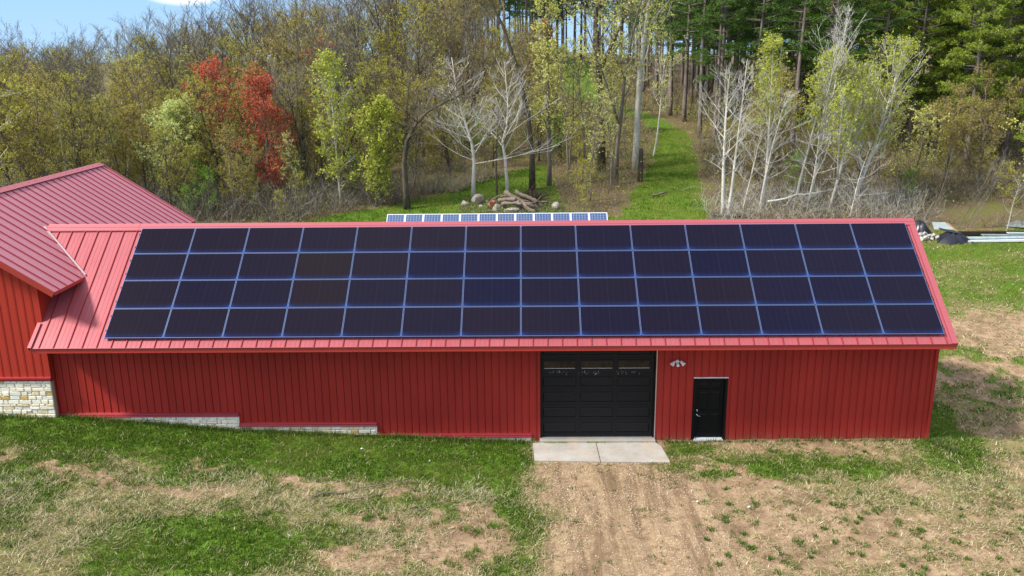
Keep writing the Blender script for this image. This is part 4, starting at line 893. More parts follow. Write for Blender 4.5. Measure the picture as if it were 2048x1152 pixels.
t = Tree(118).grow(H=10, r0=.12, n1=18, start=.45, ang=(22, 45), l1=.26, n2=6, n3=5, n4=2, shape='oval', twig=.026).leaves(700, .055, .13)
single(t, -2.9, 41, 'red_maple', 'bark_mid', 'twig_grey', 'leaf_red', 'thin reddish-budded maple between the red pair and the lime aspen')
t = Tree(119).grow(H=7, r0=.11, n1=22, start=.2, ang=(25, 50), l1=.32, n2=6, n3=5, n4=2, shape='oval', twig=.03).leaves(3600, .10, .18)
single(t, 15.2, 96, 'red_maple', 'bark_mid', 'twig', 'leaf_red', 'small distant rust-red tree at the foot of the ridge pines')
for (x, y, H, lean, rz, lab) in [(-18.6, 34, 7.6, .03, 0, 'thin white birch trunk rising just above the house ridge'), (-14.6, 33.5, 6.2, .12, 0, 'small leaning white birch stem behind the right slope of the house roof')]:
    t = Tree(int(x*7)+300).grow(H=H, r0=.11, n1=10, start=.6, ang=(20, 50), l1=.25, n2=5, n3=4, n4=2, twig=.022, lean=(lean, 0)).leaves(900, .06, .2)
    single(t, x, y, 'birch_tree', B, 'twig_grey', 'leaf_gold', lab)
# white limbs reaching in at the left border
t = Tree(121).grow(H=10, r0=.22, n1=14, start=.25, ang=(45, 85), l1=.62, up1=.02, n2=6, n3=4, n4=3, shape='oval', twig=.03, wob=.12).leaves(5600, .07, .22)
single(t, -21.5, 27.5, 'birch_tree', B, 'twig_pale', 'leaf_olive', 'big pale-limbed tree at the left border with branches reaching in over the house roof')
# bare white and lime trees right of the trail
def wtree(seed, x, y, H, r0, lean, label, leaf=None, nl=0, n1=20, ang=(22,55), l1=.32, shape='oval', start=.3, keep=None, lsz=.052, name='aspen_tree', fk=0):
    t = Tree(seed).grow(H=H, r0=r0, n1=n1, start=start, ang=ang, l1=l1, up1=.07, n2=7, n3=4, n4=1, shape=shape, twig=.0165, wob=.15, lean=lean, trunk_wob=.03, forks=fk)
    if nl: t.leaves(nl, lsz, .16, keep)
    return single(t, x, y, name, B, 'twig_pale', leaf or 'leaf_lime', label)
wtree(130, 24.7, 29.6, 8.7, .14, (.04, 0), 'bare white aspen with arching side limbs, first tree right of the mown trail', n1=24, l1=.34, ang=(30, 70))
wtree(131, 25.2, 30.2, 9.2, .11, (.10, 0), 'second bare white aspen right of the trail, thinner and leaning right', n1=18, l1=.26)
wtree(132, 27.1, 30.2, 7.6, .10, (.16, 0), 'bare white aspen with tangled drooping branches, third right of the trail', n1=24, l1=.36, ang=(40, 85))
wtree(133, 27.6, 31.5, 10.4, .11, (.14, 0), 'leaning aspen with a lime-yellow leafy top, leftmost of the leafy aspens', nl=5200, keep=lambda p: p.z > 5.4, n1=26, l1=.22)
wtree(134, 29.5, 31.0, 9.9, .10, (.17, 0), 'thin leaning aspen with sparse lime leaves, second of the leafy aspens', nl=4200, keep=lambda p: p.z > 5.2, n1=22, l1=.20)
wtree(135, 30.6, 31.8, 12.3, .12, (.20, .03), 'tallest bare white aspen, a spray of upright white twigs leaning right', n1=30, l1=.26, ang=(14, 38), fk=1)
wtree(136, 31.6, 30.6, 9.0, .11, (.20, 0), 'white aspen with lime leaves low in front of the tall bare one', nl=4600, keep=lambda p: p.z > 3.6, n1=22, l1=.30, fk=1)
wtree(137, 33.6, 32.2, 10.2, .14, (.26, 0), 'broad leaning white aspen with the fullest lime-yellow crown', nl=9500, keep=lambda p: p.z > 3.4, n1=34, l1=.36, ang=(22, 48), fk=1)
wtree(138, 26.3, 31.2, 5.2, .06, (.2, 0), 'low bare white thicket stem between the first aspens', n1=16, l1=.5, ang=(40, 90))
wtree(139, 29.9, 29.8, 5.0, .06, (.1, 0), 'low tangled pale bush-like tree in front of the leafy aspens', n1=20, l1=.55, ang=(40, 95), start=.1)
wtree(140, 32.6, 29.6, 4.6, .06, (.12, 0), 'low sprawling pale tree in front of the broad leaning aspen', n1=20, l1=.55, ang=(40, 95), start=.1)
# leaning saplings near the scrap
for i, (x, y, H, lx) in enumerate([(37.9,26.9,4.4,.34),(38.2,26.6,4.9,.40),(38.6,26.9,4.4,.34),(36.3,27.6,4.6,.36)]):
    t = Tree(150+i).grow(H=H, r0=.028, n1=10, start=.25, ang=(12, 34), l1=.34, n2=4, n3=3, n4=1, twig=.010, lean=(lx, 0), trunk_wob=.03)
    single(t, x, y, 'leaning_sapling', 'bark_mid', 'twig_grey', 'leaf_lime', 'thin pale leaning sapling in the cluster behind the white boards', cat='sapling', group='leaning saplings beside the scrap')
t = Tree(160).grow(H=3.2, r0=.05, n1=8, start=.3, ang=(40, 75), l1=.5, n2=4, n3=3, n4=1, twig=.018, lean=(.1, 0))
single(t, 40.6, 26.4, 'forked_sapling', 'bark_pale', 'twig_grey', 'leaf_lime', 'small forked bare sapling beside the grey sheet', cat='sapling')
t = Tree(161).grow(H=6.5, r0=.09, n1=22, start=.12, ang=(35, 75), l1=.5, n2=6, n3=4, n4=2, twig=.022, wob=.15).leaves(3800, .065, .2)
single(t, 45.6, 31.5, 'leafing_shrub', 'bark_mid', 'twig_grey', 'leaf_cream', 'leafing pale brown shrub at the right edge below the pines', cat='shrub')
t = Tree(162).grow(H=5.2, r0=.08, n1=22, start=.12, ang=(35, 75), l1=.5, n2=6, n3=4, n4=2, twig=.022, wob=.15).leaves(2200, .06, .2)
single(t, 38.8, 35.5, 'leafing_shrub', 'bark_mid', 'twig_grey', 'leaf_cream', 'greyish leafing shrub between the broad aspen and the front pines', cat='shrub')
# front pines on the right
FP = [(56.5, 51, 1.15, 'bright pine in the second row at the right border'), (45.5, 54.5, 1.15, 'bright pine in the third row behind the leaning pine'), (51.8, 57, 1.2, 'tall bright pine of the third row near the right border'), (38.4, 55.5, 1.1, 'bright pine of the third row behind the broad aspen'), (45.8, 42.4, 1.0, 'leaning front pine with bright green tufts and a bare lower trunk'), (47.9, 43.6, 1.02, 'front pine directly right of the leaning one'), (51.5, 40.0, .95, 'full front pine at the right border of the woods'), (43.5, 47.5, 1.0, 'bright pine behind the leaning front pine'), (53, 46, 1.1, 'tall bright pine farthest right'), (40.0, 49.5, 1.0, 'bright pine at the left end of the front row'), (49.0, 50, 1.15, 'tall bright pine in the second row on the right'), (48.5, 37.2, .62, 'shorter bushy pine at the right border, lowest foliage')]
for i, (x, y, sc, lab) in enumerate(FP):
    place(proto['pinef%d' % (i % 2)], x, y, None, sc, lab, 'bright front pines at the right', tilt=(0, .10) if i < 2 else None); taken.append((x, y))
# plantation rows
k = 0
for row in range(12):
    y = 46+row*4.4
    for c in range(16):
        x = 26.5+c*3.4+(row % 2)*1.2+rng.uniform(-.7, .7); yy = y+rng.uniform(-1, 1)
        if x > 14+(yy+24)*.60 or onpath(x, yy, 1.9) or (x < 31 and yy < 50): continue
        if row > 5 and c > 9 and rng.random() < .5: continue
        if not free(x, yy, 2.0): continue
        place(proto['pine%d' % (k % 2)] if yy < 75 else proto['pine%d' % (k % 2)], x, yy, None, rng.uniform(.9, 1.08), *wlabel('pine', x, yy, .9)); k += 1
for (x, y) in [(27.4, 51.6), (30.1, 54.6), (28.9, 50.6)]:
    place(proto['pineh0'], x, y, None, .95, 'tall dark pine trunk beside the upper end of the mown trail, ' + {27.4: 'nearest', 30.1: 'farther right', 28.9: 'in the middle'}[x], GP_)
for i in range(150):
    x = rng.uniform(-2, 34); y = rng.uniform(96, 135)
    if ell(np.float64(x), np.float64(y), 19, 100, 4.5, 12) > .3 or not free(x, y, 2.5): continue
    place(proto['pineh%d' % (i % 2)], x, y, None, rng.uniform(.85, 1.0), *wlabel('pineh', x, y, .9))
for i in range(40):
    x = rng.uniform(13.5, 26); y = rng.uniform(113, 140)
    if free(x, y, 1.9): place(proto['pineh%d' % (i % 2)], x, y, None, rng.uniform(.75, .95), *wlabel('pineh', x, y, .9))
# left woods
def fill(n, xr_, yr_, kinds, dmin, sc=(.8, 1.05), lid=False, grp=GW_, natural=False):
    for i in range(n):
        x = rng.uniform(*xr_); y = rng.uniform(*yr_)
        if x < 12.45-(y+24.2)*.64 or y < wedge(x)+.8 or onpath(x, y, 1.7): continue
        if ell(np.float64(x), np.float64(y), 19, 96, 4.5, 14) > .3 or (.030 < (x-12.45)/(y+24.2) < .085 and y > 46): continue
        if not free(x, y, dmin): continue
        kd = rng.choice(kinds); s_ = rng.uniform(*sc)
        if lid: h = (ztop(x, y)-float(T(x, y))); s_ = h*rng.uniform(.78, .99)/HT[kd]/1.05; s_ = min(s_, 1.35)
        lb, gp = wlabel(kd, x, y, s_); place(pick(kd), x, y, None, s_, lb, gp)
fill(230, (-48, 6), (46, 92), ['bare', 'dark', 'bare', 'slim', 'olive', 'gold'], 3.0, lid=True)
fill(150, (-34, 5), (30, 48), ['olive', 'gold', 'olive', 'slim', 'bare'], 2.6, (.48, .80))
fill(110, (3, 21), (43, 74), ['bare', 'dark', 'slim', 'slim', 'olive', 'rust', 'gold', 'bare'], 2.6, (.5, .85), grp=GC_)
fill(300, (-30, 14), (29, 46), ['lime', 'slim', 'lime', 'gold', 'olive'], 1.15, (.30, .62), grp=GC_)
fill(60, (14.8, 21), (31, 50), ['slim', 'lime', 'slim'], 1.2, (.5, 1.0), grp=GC_)
fill(60, (24, 46), (30.5, 46), ['slim', 'lime', 'lime', 'gold'], 1.7, (.4, .75), grp='understorey in front of the plantation')
byl = {}
for o in used:
    if not o.get('label'): continue
    byl.setdefault(o['label'], []).append(o)
ORD = ['leftmost','second','third','fourth','fifth','sixth','seventh','eighth','ninth','tenth','eleventh','twelfth','thirteenth','fourteenth','fifteenth','sixteenth','seventeenth','eighteenth','nineteenth','twentieth']+['%d%s' % (q, {1: 'st', 2: 'nd', 3: 'rd'}.get(q % 10, 'th')) for q in range(21, 60)]
for lb, os_ in byl.items():
    if 1 < len(os_) <= 50:
        os_.sort(key=lambda o: (o.location.x-12.45)/(o.location.y+24.2))
        for i_, o in enumerate(os_): o['label'] = lb+(', leftmost' if i_ == 0 else ', %s from left' % ORD[i_])
for o in list(proto.values()):
    if o not in used:
        for ch in list(o.children): bpy.data.objects.remove(ch)
        bpy.data.objects.remove(o)
# ================================================================ undergrowth (uncountable)
def brush(name, label, pts, h, w, matn, seed, per=7, spread=.5, leaf=None):
    r = np.random.RandomState(seed); n = len(pts)*per
    P0 = np.repeat(np.array(pts), per, 0)+r.randn(n, 2)*spread*.5; z = GZ(P0[:, 0], P0[:, 1]); hh = h*r.uniform(.35, 1.15, n)
    d = r.randn(n, 3)*[.75, .75, .15]+[0, 0, 1]; d /= np.linalg.norm(d, axis=1)[:, None]; p0 = np.c_[P0, z-.05]; p1 = p0+d*(hh*.5)[:, None]
    d2 = d+r.randn(n, 3)*.55; d2 /= np.linalg.norm(d2, axis=1)[:, None]; p2 = p1+d2*(hh*.5)[:, None]
    s = np.c_[r.randn(n, 2), r.randn(n)*.3]; s /= np.linalg.norm(s, axis=1)[:, None]; s *= w
    V = np.stack([p0-s, p0+s, p1+s*.7, p1-s*.7, p2+s*.15, p2-s*.15], 1).reshape(-1, 3); i = np.arange(n)*6
    F = np.concatenate([np.c_[i, i+1, i+2, i+3], np.c_[i+3, i+2, i+4, i+5]])
    # side twigs
    m = n*3; b = np.repeat(np.arange(n), 3); t = r.uniform(.2, 1, m)[:, None]; q = p1[b]*(1-t)+p2[b]*t; e = q+(d2[b]+r.randn(m, 3)*.8)*(hh[b]*.22)[:, None]
    s2 = s[b]*.6; i2 = len(V)+np.arange(m)*4; V = np.concatenate([V, np.stack([q-s2, q+s2, e+s2*.3, e-s2*.3], 1).reshape(-1, 3)]); F = np.concatenate([F, np.c_[i2, i2+1, i2+2, i2+3]])
    mats = [matn]; o = np_mesh(name, V, F, mats); tag(o, label, 'undergrowth', None, 'stuff'); return o
def scatter(n, xr_, yr_, cond, seed):
    r = random.Random(seed); out_ = []
    for i in range(n):
        x = r.uniform(*xr_); y = r.uniform(*yr_)
        if cond(x, y): out_.append((x, y))
    return out_
inw = lambda x, y: y > wedge(x)+.1 and not onpath(x, y, 1.15) and not (abs(x-41.5) < 3.3 and abs(y-30.5) < 2.4)
brush('brush', 'tangle of brown bare brush on the woodland floor left of the trail', scatter(1700, (-34, 15), (27, 60), inw, 1), 1.5, .013, 'twig', 1, 9)
brush('brush', 'tall brown brush along the wood edge behind the house and barn', scatter(900, (-24, 9), (28.5, 37), inw, 12), 2.3, .013, 'twig_grey', 12, 7, .8)
brush('brush', 'grey-brown bare brush on both sides of the mown trail', scatter(1500, (14, 24), (29, 56), inw, 2), 1.2, .010, 'twig', 2, 4)
brush('brush', 'dense bare brush under the aspens and pines right of the trail', scatter(2300, (23.5, 54), (27, 52), inw, 3), 1.35, .012, 'twig', 3, 9)
brush('brush', 'pale tangled brush in front of the white aspens behind the barn', scatter(190, (24, 37), (28.2, 33), inw, 4), 1.9, .009, 'twig_pale', 4, 8, 1.0)
brush('brush', 'distant brown brush on the wooded slope', scatter(2200, (-46, 50), (56, 110), lambda x, y: not onpath(x, y, 1.3) and ell(np.float64(x), np.float64(y), 19, 98, 4, 13) < .3, 5), 2.2, .022, 'twig', 5, 9, .9)
brush('dry_grass', 'clump of tall straw-coloured dry grass along the wood edge left of the boulder pile', scatter(230, (5.0, 10.2), (35.2, 40.0), lambda x, y: abs(y-(wedge(x)+.7)) < 1.1, 6), .8, .014, 'dry', 6, 26, .35)
# leafy ground cover sprigs in the woods
def sprigs(name, label, pts, size, matn, seed, per=30, spread=.5, hz_=.5):
    r = np.random.RandomState(seed); n = len(pts)*per; P0 = np.repeat(np.array(pts), per, 0)+r.randn(n, 2)*spread; z = GZ(P0[:, 0], P0[:, 1])+np.abs(r.randn(n))*hz_
    c = np.c_[P0, z]; a = r.randn(n, 3); a /= np.linalg.norm(a, axis=1)[:, None]; b = np.cross(a, r.randn(n, 3)); b /= np.linalg.norm(b, axis=1)[:, None]; sz_ = size*r.uniform(.6, 1.3, n)[:, None]
    V = np.stack([c-a*sz_, c-b*sz_*.6, c+a*sz_, c+b*sz_*.6], 1).reshape(-1, 3); i = np.arange(n)*4
    o = np_mesh(name, V, np.c_[i, i+1, i+2, i+3], [matn]); tag(o, label, 'undergrowth', None, 'stuff'); return o
sprigs('leafy_undergrowth', 'scattered fresh green leaves low in the woods', scatter(900, (-30, 54), (28, 70), inw, 7), .055, 'leaf_green', 7, 26, .55, .55)
sprigs('leafy_undergrowth', 'olive-yellow spring leaves low among the brush', scatter(1900, (-30, 54), (29, 74), inw, 8), .055, 'leaf_olive', 8, 26, .7, .8)
sprigs('leaf_litter', 'fallen brown leaves on the woodland floor', scatter(1500, (-20, 54), (26.5, 60), inw, 9), .05, 'leaf_gold', 9, 14, .8, .02)
# ================================================================ boulders, logs, scrap
def rock(x, y, sx_, sy_, sz_, seed, m, label, rz=0, dz=0):
    r = random.Random(seed); mb = MB(); n, k = 14, 9; ph = [r.uniform(0, 6) for _ in range(9)]
    planes = []
    for _ in range(14):
        d = Vector((r.gauss(0, 1), r.gauss(0, 1), r.gauss(0, .8))).normalized(); planes.append((d, r.uniform(.55, .86)))
    vs_ = []
    for i in range(k+1):
        th = math.pi*i/k
        for j in range(n):
            a = 2*math.pi*j/n; d = Vector((math.sin(th)*math.cos(a), math.sin(th)*math.sin(a), math.cos(th))); rr_ = 1.
            for (pd, ds) in planes:
                c = d.dot(pd)
                if c > 0: rr_ = min(rr_, ds/c)
            rr_ *= 1+.03*math.sin(5*d.x+ph[0])*math.cos(6*d.z+ph[1]); vs_.append(d*rr_)
    mb.v = [(v.x*sx_, v.y*sy_, v.z*sz_) for v in vs_]
    for i in range(k):
        for j in range(n): j2 = (j+1) % n; mb.f.append((i*n+j, (i+1)*n+j, (i+1)*n+j2, i*n+j2)); mb.m.append(0)
    o = mb.build('boulder', m); bpy.context.view_layer.objects.active = o
    mod = o.modifiers.new('bevel', 'SUBSURF'); mod.levels = 1; mod.render_levels = 1; mod.subdivision_type = 'SIMPLE'
    o.location = (x, y, float(T(x, y))+sz_*.45+dz); o.rotation_euler = (r.uniform(-.2, .2), r.uniform(-.2, .2), rz); tag(o, label, 'boulder', 'boulders of the pile behind the barn'); return o
def px(u, y): return 12.45+(u-1024)/1740*(y+24.2)*1.0+.0
RK = [(8.45, 32.1, .35, .3, .33, 'rock', 'small pale boulder at the left end of the pile'), (9.25, 32.6, .62, .45, .40, 'rock', 'large pale slanting boulder at the upper left of the pile'), (9.55, 31.6, .22, .2, .20, 'rock', 'small mossy stone low on the left of the pile'), (10.30, 31.5, .34, .3, .36, 'rock_red', 'reddish round boulder in the pile'), (10.55, 30.9, .42, .35, .40, 'rock', 'squarish tan boulder under the reddish one'), (11.65, 30.8, .72, .4, .36, 'rock', 'long flat pale boulder in the front middle of the pile'), (13.2, 31.7, .40, .3, .30, 'rock', 'grey boulder at the right end of the logs'), (14.35, 31.3, .36, .35, .45, 'rock', 'upright pale boulder standing apart on the right'), (12.9, 31.0, .3, .25, .22, 'rock', 'small stone under the right ends of the logs')]
for i, (x, y, a, b, c, m, lab) in enumerate(RK): rock(x, y, a*1.0, b*1.0, c*.92, 40+i, m, lab, i*1.3, .10 if i in (1, 3) else -.04)
def log(p0, p1, r0, r1, seed, label, name='log', m='log', cat='log', group='logs of the pile behind the barn'):
    r = random.Random(seed); mb = MB(); a, b = Vector(p0), Vector(p1); a.z += float(T(a.x, a.y)); b.z += float(T(b.x, b.y)); pts = [a.lerp(b, k/6)+Vector((r.gauss(0, .03), r.gauss(0, .03), r.gauss(0, .04))) for k in range(7)]
    mb.tube(pts, [(r0+(r1-r0)*k/6)*r.uniform(.85, 1.12) for k in range(7)], 9); o = mb.build(name, m, None, True); tag(o, label, cat, group); return o
log((11.1,31.5,1.05), (13.0,30.6,.30), .17, .14, 1, 'thick weathered log slanting down to the right, uppermost in the pile')
log((11.7,31.9,1.05), (13.3,31.3,.50), .14, .12, 2, 'dark log behind the uppermost one')
log((10.7,31.2,.62), (11.9,31.0,.80), .13, .15, 3, 'short forked log resting above the red boulder')
log((10.9,30.8,.50), (12.2,30.6,.62), .13, .10, 4, 'pale crooked log in the middle of the pile')
log((11.9,30.9,.62), (13.1,30.2,.12), .17, .12, 5, 'broad pale log at the front right of the pile')
log((12.0,30.3,.05), (13.7,31.5,.95), .03, .02, 6, 'thin stick leaning across the logs', 'stick', 'log', 'stick')
log((12.7,31.6,.75), (13.6,31.2,.30), .09, .06, 7, 'small pale limb at the right end of the pile')
log((20.9,33.9,.12), (22.0,34.4,.22), .08, .06, 8, 'fallen pale log at the left edge of the mown trail', group='fallen wood at the edges of the trail')
log((24.0,29.4,.10), (26.2,29.2,.12), .09, .07, 9, 'dark fallen log at the foot of the white aspens', m='bark_dark', group='fallen wood at the edges of the trail')
log((27.5,29.6,.95), (31.0,30.4,1.25), .07, .04, 10, 'pale fallen trunk caught level among the aspens', m='bark_white', group='fallen wood at the edges of the trail')
_r = random.Random(17)
for i in range(16):
    cx, cy = _r.uniform(10.4, 13.6), _r.uniform(30.2, 32.2); a = _r.uniform(-.9, .9); L = _r.uniform(.35, .9); h = _r.uniform(.15, .85)
    log((cx-L*math.cos(a), cy-L*math.sin(a), max(.05, h-.2)), (cx+L*math.cos(a), cy+L*math.sin(a), max(.05, h+_r.uniform(-.3, .3))), _r.uniform(.025, .06), .02, 60+i, 'thin broken branch in the boulder and log pile', 'branch', 'log', 'branch', 'broken branches in the boulder and log pile')
_b = sorted([o for o in bpy.data.objects if o.name.startswith('branch') and not o.name.startswith('branches')], key=lambda o: sum(v.co.x for v in o.data.vertices)/len(o.data.vertices))
for i, o in enumerate(_b): o['label'] = 'thin broken branch in the boulder and log pile, %s' % ('leftmost' if i == 0 else ORD[i]+' from left')
# root tangle beside the pile
rr_ = random.Random(4); mb = MB()
for i in range(150):
    a = Vector((rr_.gauss(12.9, .35), rr_.gauss(32.6, .3), 0)); a.z = float(T(a.x, a.y))+rr_.uniform(0, .5); d = Vector((rr_.gauss(0, .3), rr_.gauss(0, .3), rr_.uniform(.1, .5))); mb.tube([a, a+d, a+d*1.6+Vector((rr_.gauss(0, .1), 0, rr_.gauss(0, .1)))], [.02, .015, .006], 3, False)
tag(mb.build('root_tangle', 'dark_plank'), 'dark tangled root ball right behind the log pile', 'root ball')
pts = [(x, y) for (x, y) in scatter(420, (8.2, 15.0), (29.7, 33.4), lambda x, y: True, 31)]
brush('weeds', 'low brown and green weeds growing through the boulder and log pile', pts, .42, .010, 'twig', 32, 7, .4)
sprigs('weeds', 'small leaves of weeds in the boulder and log pile', pts[:260], .045, 'leaf_green', 33, 10, .35, .16)
# scrap heap at the right
gt = lambda x, y: float(T(x, y))
sc_ = tag(empty('tarp_heap', (36.3, 24.6, gt(36.3, 24.6))), 'heap covered with dark plastic sheeting and a grey panel beside the barn corner', 'tarp heap')
def quad3(parent, name, pts, th, m, label=None):
    mb = MB(); a = [Vector(p)+Vector((0, 0, gt(p[0], p[1]))) for p in pts]; nn = (a[1]-a[0]).cross(a[2]-a[0]).normalized()*th
    mb.prism([tuple(p) for p in a], [tuple(p+nn) for p in a]); o = mb.build(name, m)
    if parent: o.parent = parent; o.location = -parent.location
    if label: tag(o, label)
    return o
def heap(parent, name, cx, cy, rx, ry, h, m, seed, fold=.2):
    r = random.Random(seed); mb = MB(); n, k = 26, 9; base = gt(cx, cy)
    for i in range(k+1):
        t = i/k
        for j in range(n):
            a = 2*math.pi*j/n; w_ = 1+.16*math.sin(3*a+seed)+fold*math.sin(9*a+4*t+seed)*t
            mb.v.append((cx+rx*t*w_*math.cos(a), cy+ry*t*w_*math.sin(a), base-.05+h*max(0, (1-t**2.4))*(1+.10*math.sin(5*a+seed+6*t))))
    for i in range(k):
        for j in range(n): j2 = (j+1) % n; mb.f.append((i*n+j, i*n+j2, (i+1)*n+j2, (i+1)*n+j)); mb.m.append(0)
    mb.m = [0]*len(mb.f); o = mb.build(name, m, None, True); o.parent = parent; o.location = -parent.location; return o
heap(sc_, 'tarp', 36.45, 24.3, 1.0, .75, .55, 'tarp', 2); heap(sc_, 'tarp', 35.3, 25.9, .65, .6, .75, 'tarp', 5)
quad3(sc_, 'grey_cover', [(35.7,24.9,.50),(36.7,24.6,.56),(36.6,25.6,.72),(35.9,25.7,.70)], .03, 'sheet')
quad3(sc_, 'edge_board', [(36.7,25.6,.72),(36.78,25.6,.72),(37.35,23.9,.05),(37.27,23.9,.05)], .04, 'plank')
quad3(sc_, 'blue_strip', [(35.8,24.35,.62),(36.9,24.05,.45),(36.9,24.25,.52),(35.8,24.6,.68)], .02, 'tarp')
r = random.Random(8)
bh = tag(empty('rubble_pile', (35.1, 24.9, gt(35.1, 24.9))), 'small pile of broken pale concrete pieces against the dark sheeting', 'rubble')
for i in range(34):
    x, y = r.gauss(35.2, .38), r.gauss(24.8, .32); s_ = r.uniform(.06, .15); z = gt(x, y)+max(0, .45-.5*abs(x-35.2)-.4*abs(y-24.8))*r.random(); mb = MB(); mb.box(-s_, -s_*.6, -s_*.5, s_, s_*.6, s_*.5)
    o = mb.build('concrete_piece', 'block'); o.rotation_euler = (r.uniform(-.6, .6), r.uniform(-.6, .6), r.uniform(0, 3)); o.location = Vector((x, y, z+s_*.3))-bh.location; o.parent = bh
def board(x0, y0, x1, y1, z, w_, t, m, label, name='board', group=None, z1=None):
    mb = MB(); a = Vector((x0, y0, gt(x0, y0)+z)); b = Vector((x1, y1, gt(x1, y1)+(z if z1 is None else z1))); d = (b-a).normalized(); s_ = Vector((-d.y, d.x, 0))*w_/2; u = Vector((0, 0, t))
    e = Vector((0, 0, .018)); mb.prism([a-s_, a+s_, a+s_+u, a-s_+u], [b-s_, b+s_, b+s_+u, b-s_+u]); 
    mb.prism([a-s_+u+e*.1, a-s_*.7+u+e*.1, a-s_*.7+u+e, a-s_+u+e], [b-s_+u+e*.1, b-s_*.7+u+e*.1, b-s_*.7+u+e, b-s_+u+e])
    return tag(mb.build(name, m), label, 'board', group or 'boards stacked on the grass at the right')
board(37.2, 24.0, 41.3, 24.2, .05, .22, .09, 'white', 'long white metal channel lying in front of the board stack')
board(37.3, 24.35, 42.0, 24.5, .14, .22, .08, 'paleblue', 'long pale blue-white board behind the front white channel')
board(38.4, 24.8, 41.6, 24.75, .20, .30, .05, 'sheet', 'grey flat board on top of the stack')
board(39.9, 24.95, 41.2, 24.9, .28, .24, .05, 'paleblue', 'short pale blue board end on top of the stack')
board(37.0, 25.3, 42.4, 25.4, .08, .28, .20, 'dark_plank', 'dark wet timber at the back of the board stack')
board(37.9, 25.65, 40.6, 25.6, .30, .12, .05, 'plank', 'fresh orange-brown plank on the dark timber')
q = quad3(None, 'grey_sheet', [(41.0,27.3,.06),(42.3,26.6,.10),(43.2,27.5,.10),(42.2,28.4,.10)], .03, 'sheet'); tag(q, 'flat grey sheet lying in the grass at the right edge', 'sheet')
# little litter in the grass
for (x, y, lab, s_, m) in [(7.5, -.35, 'white scrap of paper on the grass below the middle stone step', .05, 'white'), (9.6, -1.0, 'tiny white scrap on the lawn left of the apron', .03, 'white'), (18.3, -3.4, 'crumpled pale blue wrapper on the dirt', .06, 'paleblue'), (17.0, -3.1, 'small white scrap on the dirt right of the drive', .045, 'white')]:
    mb = MB(); z = float(GZ(x, y)); a = Vector((x, y, z+.02)); mb.v = [tuple(a+Vector((-s_, 0, 0))), tuple(a+Vector((0, -s_*.6, .02))), tuple(a+Vector((s_, .01, .005))), tuple(a+Vector((.01, s_*.7, .035))), tuple(a+Vector((0, 0, .05)))]
    mb.f = [(0,1,4), (1,2,4), (2,3,4), (3,0,4), (0,3,2,1)]; mb.m = [0]*5; tag(mb.build('litter_scrap', m), lab, 'litter')
log((6.6,-3.4,.04), (9.2,-2.3,.12), .022, .012, 21, 'long thin fallen stick on the straw in the foreground', 'fallen_stick', 'log', 'stick', 'fallen sticks on the foreground lawn')
log((7.6,-3.55,.06), (8.6,-3.0,.05), .016, .010, 22, 'shorter stick beside the long fallen stick', 'fallen_stick', 'log', 'stick', 'fallen sticks on the foreground lawn')
log((9.3,-3.6,.04), (9.8,-3.75,.05), .018, .012, 23, 'small stick by the dirt patch in the foreground', 'fallen_stick', 'log', 'stick', 'fallen sticks on the foreground lawn')
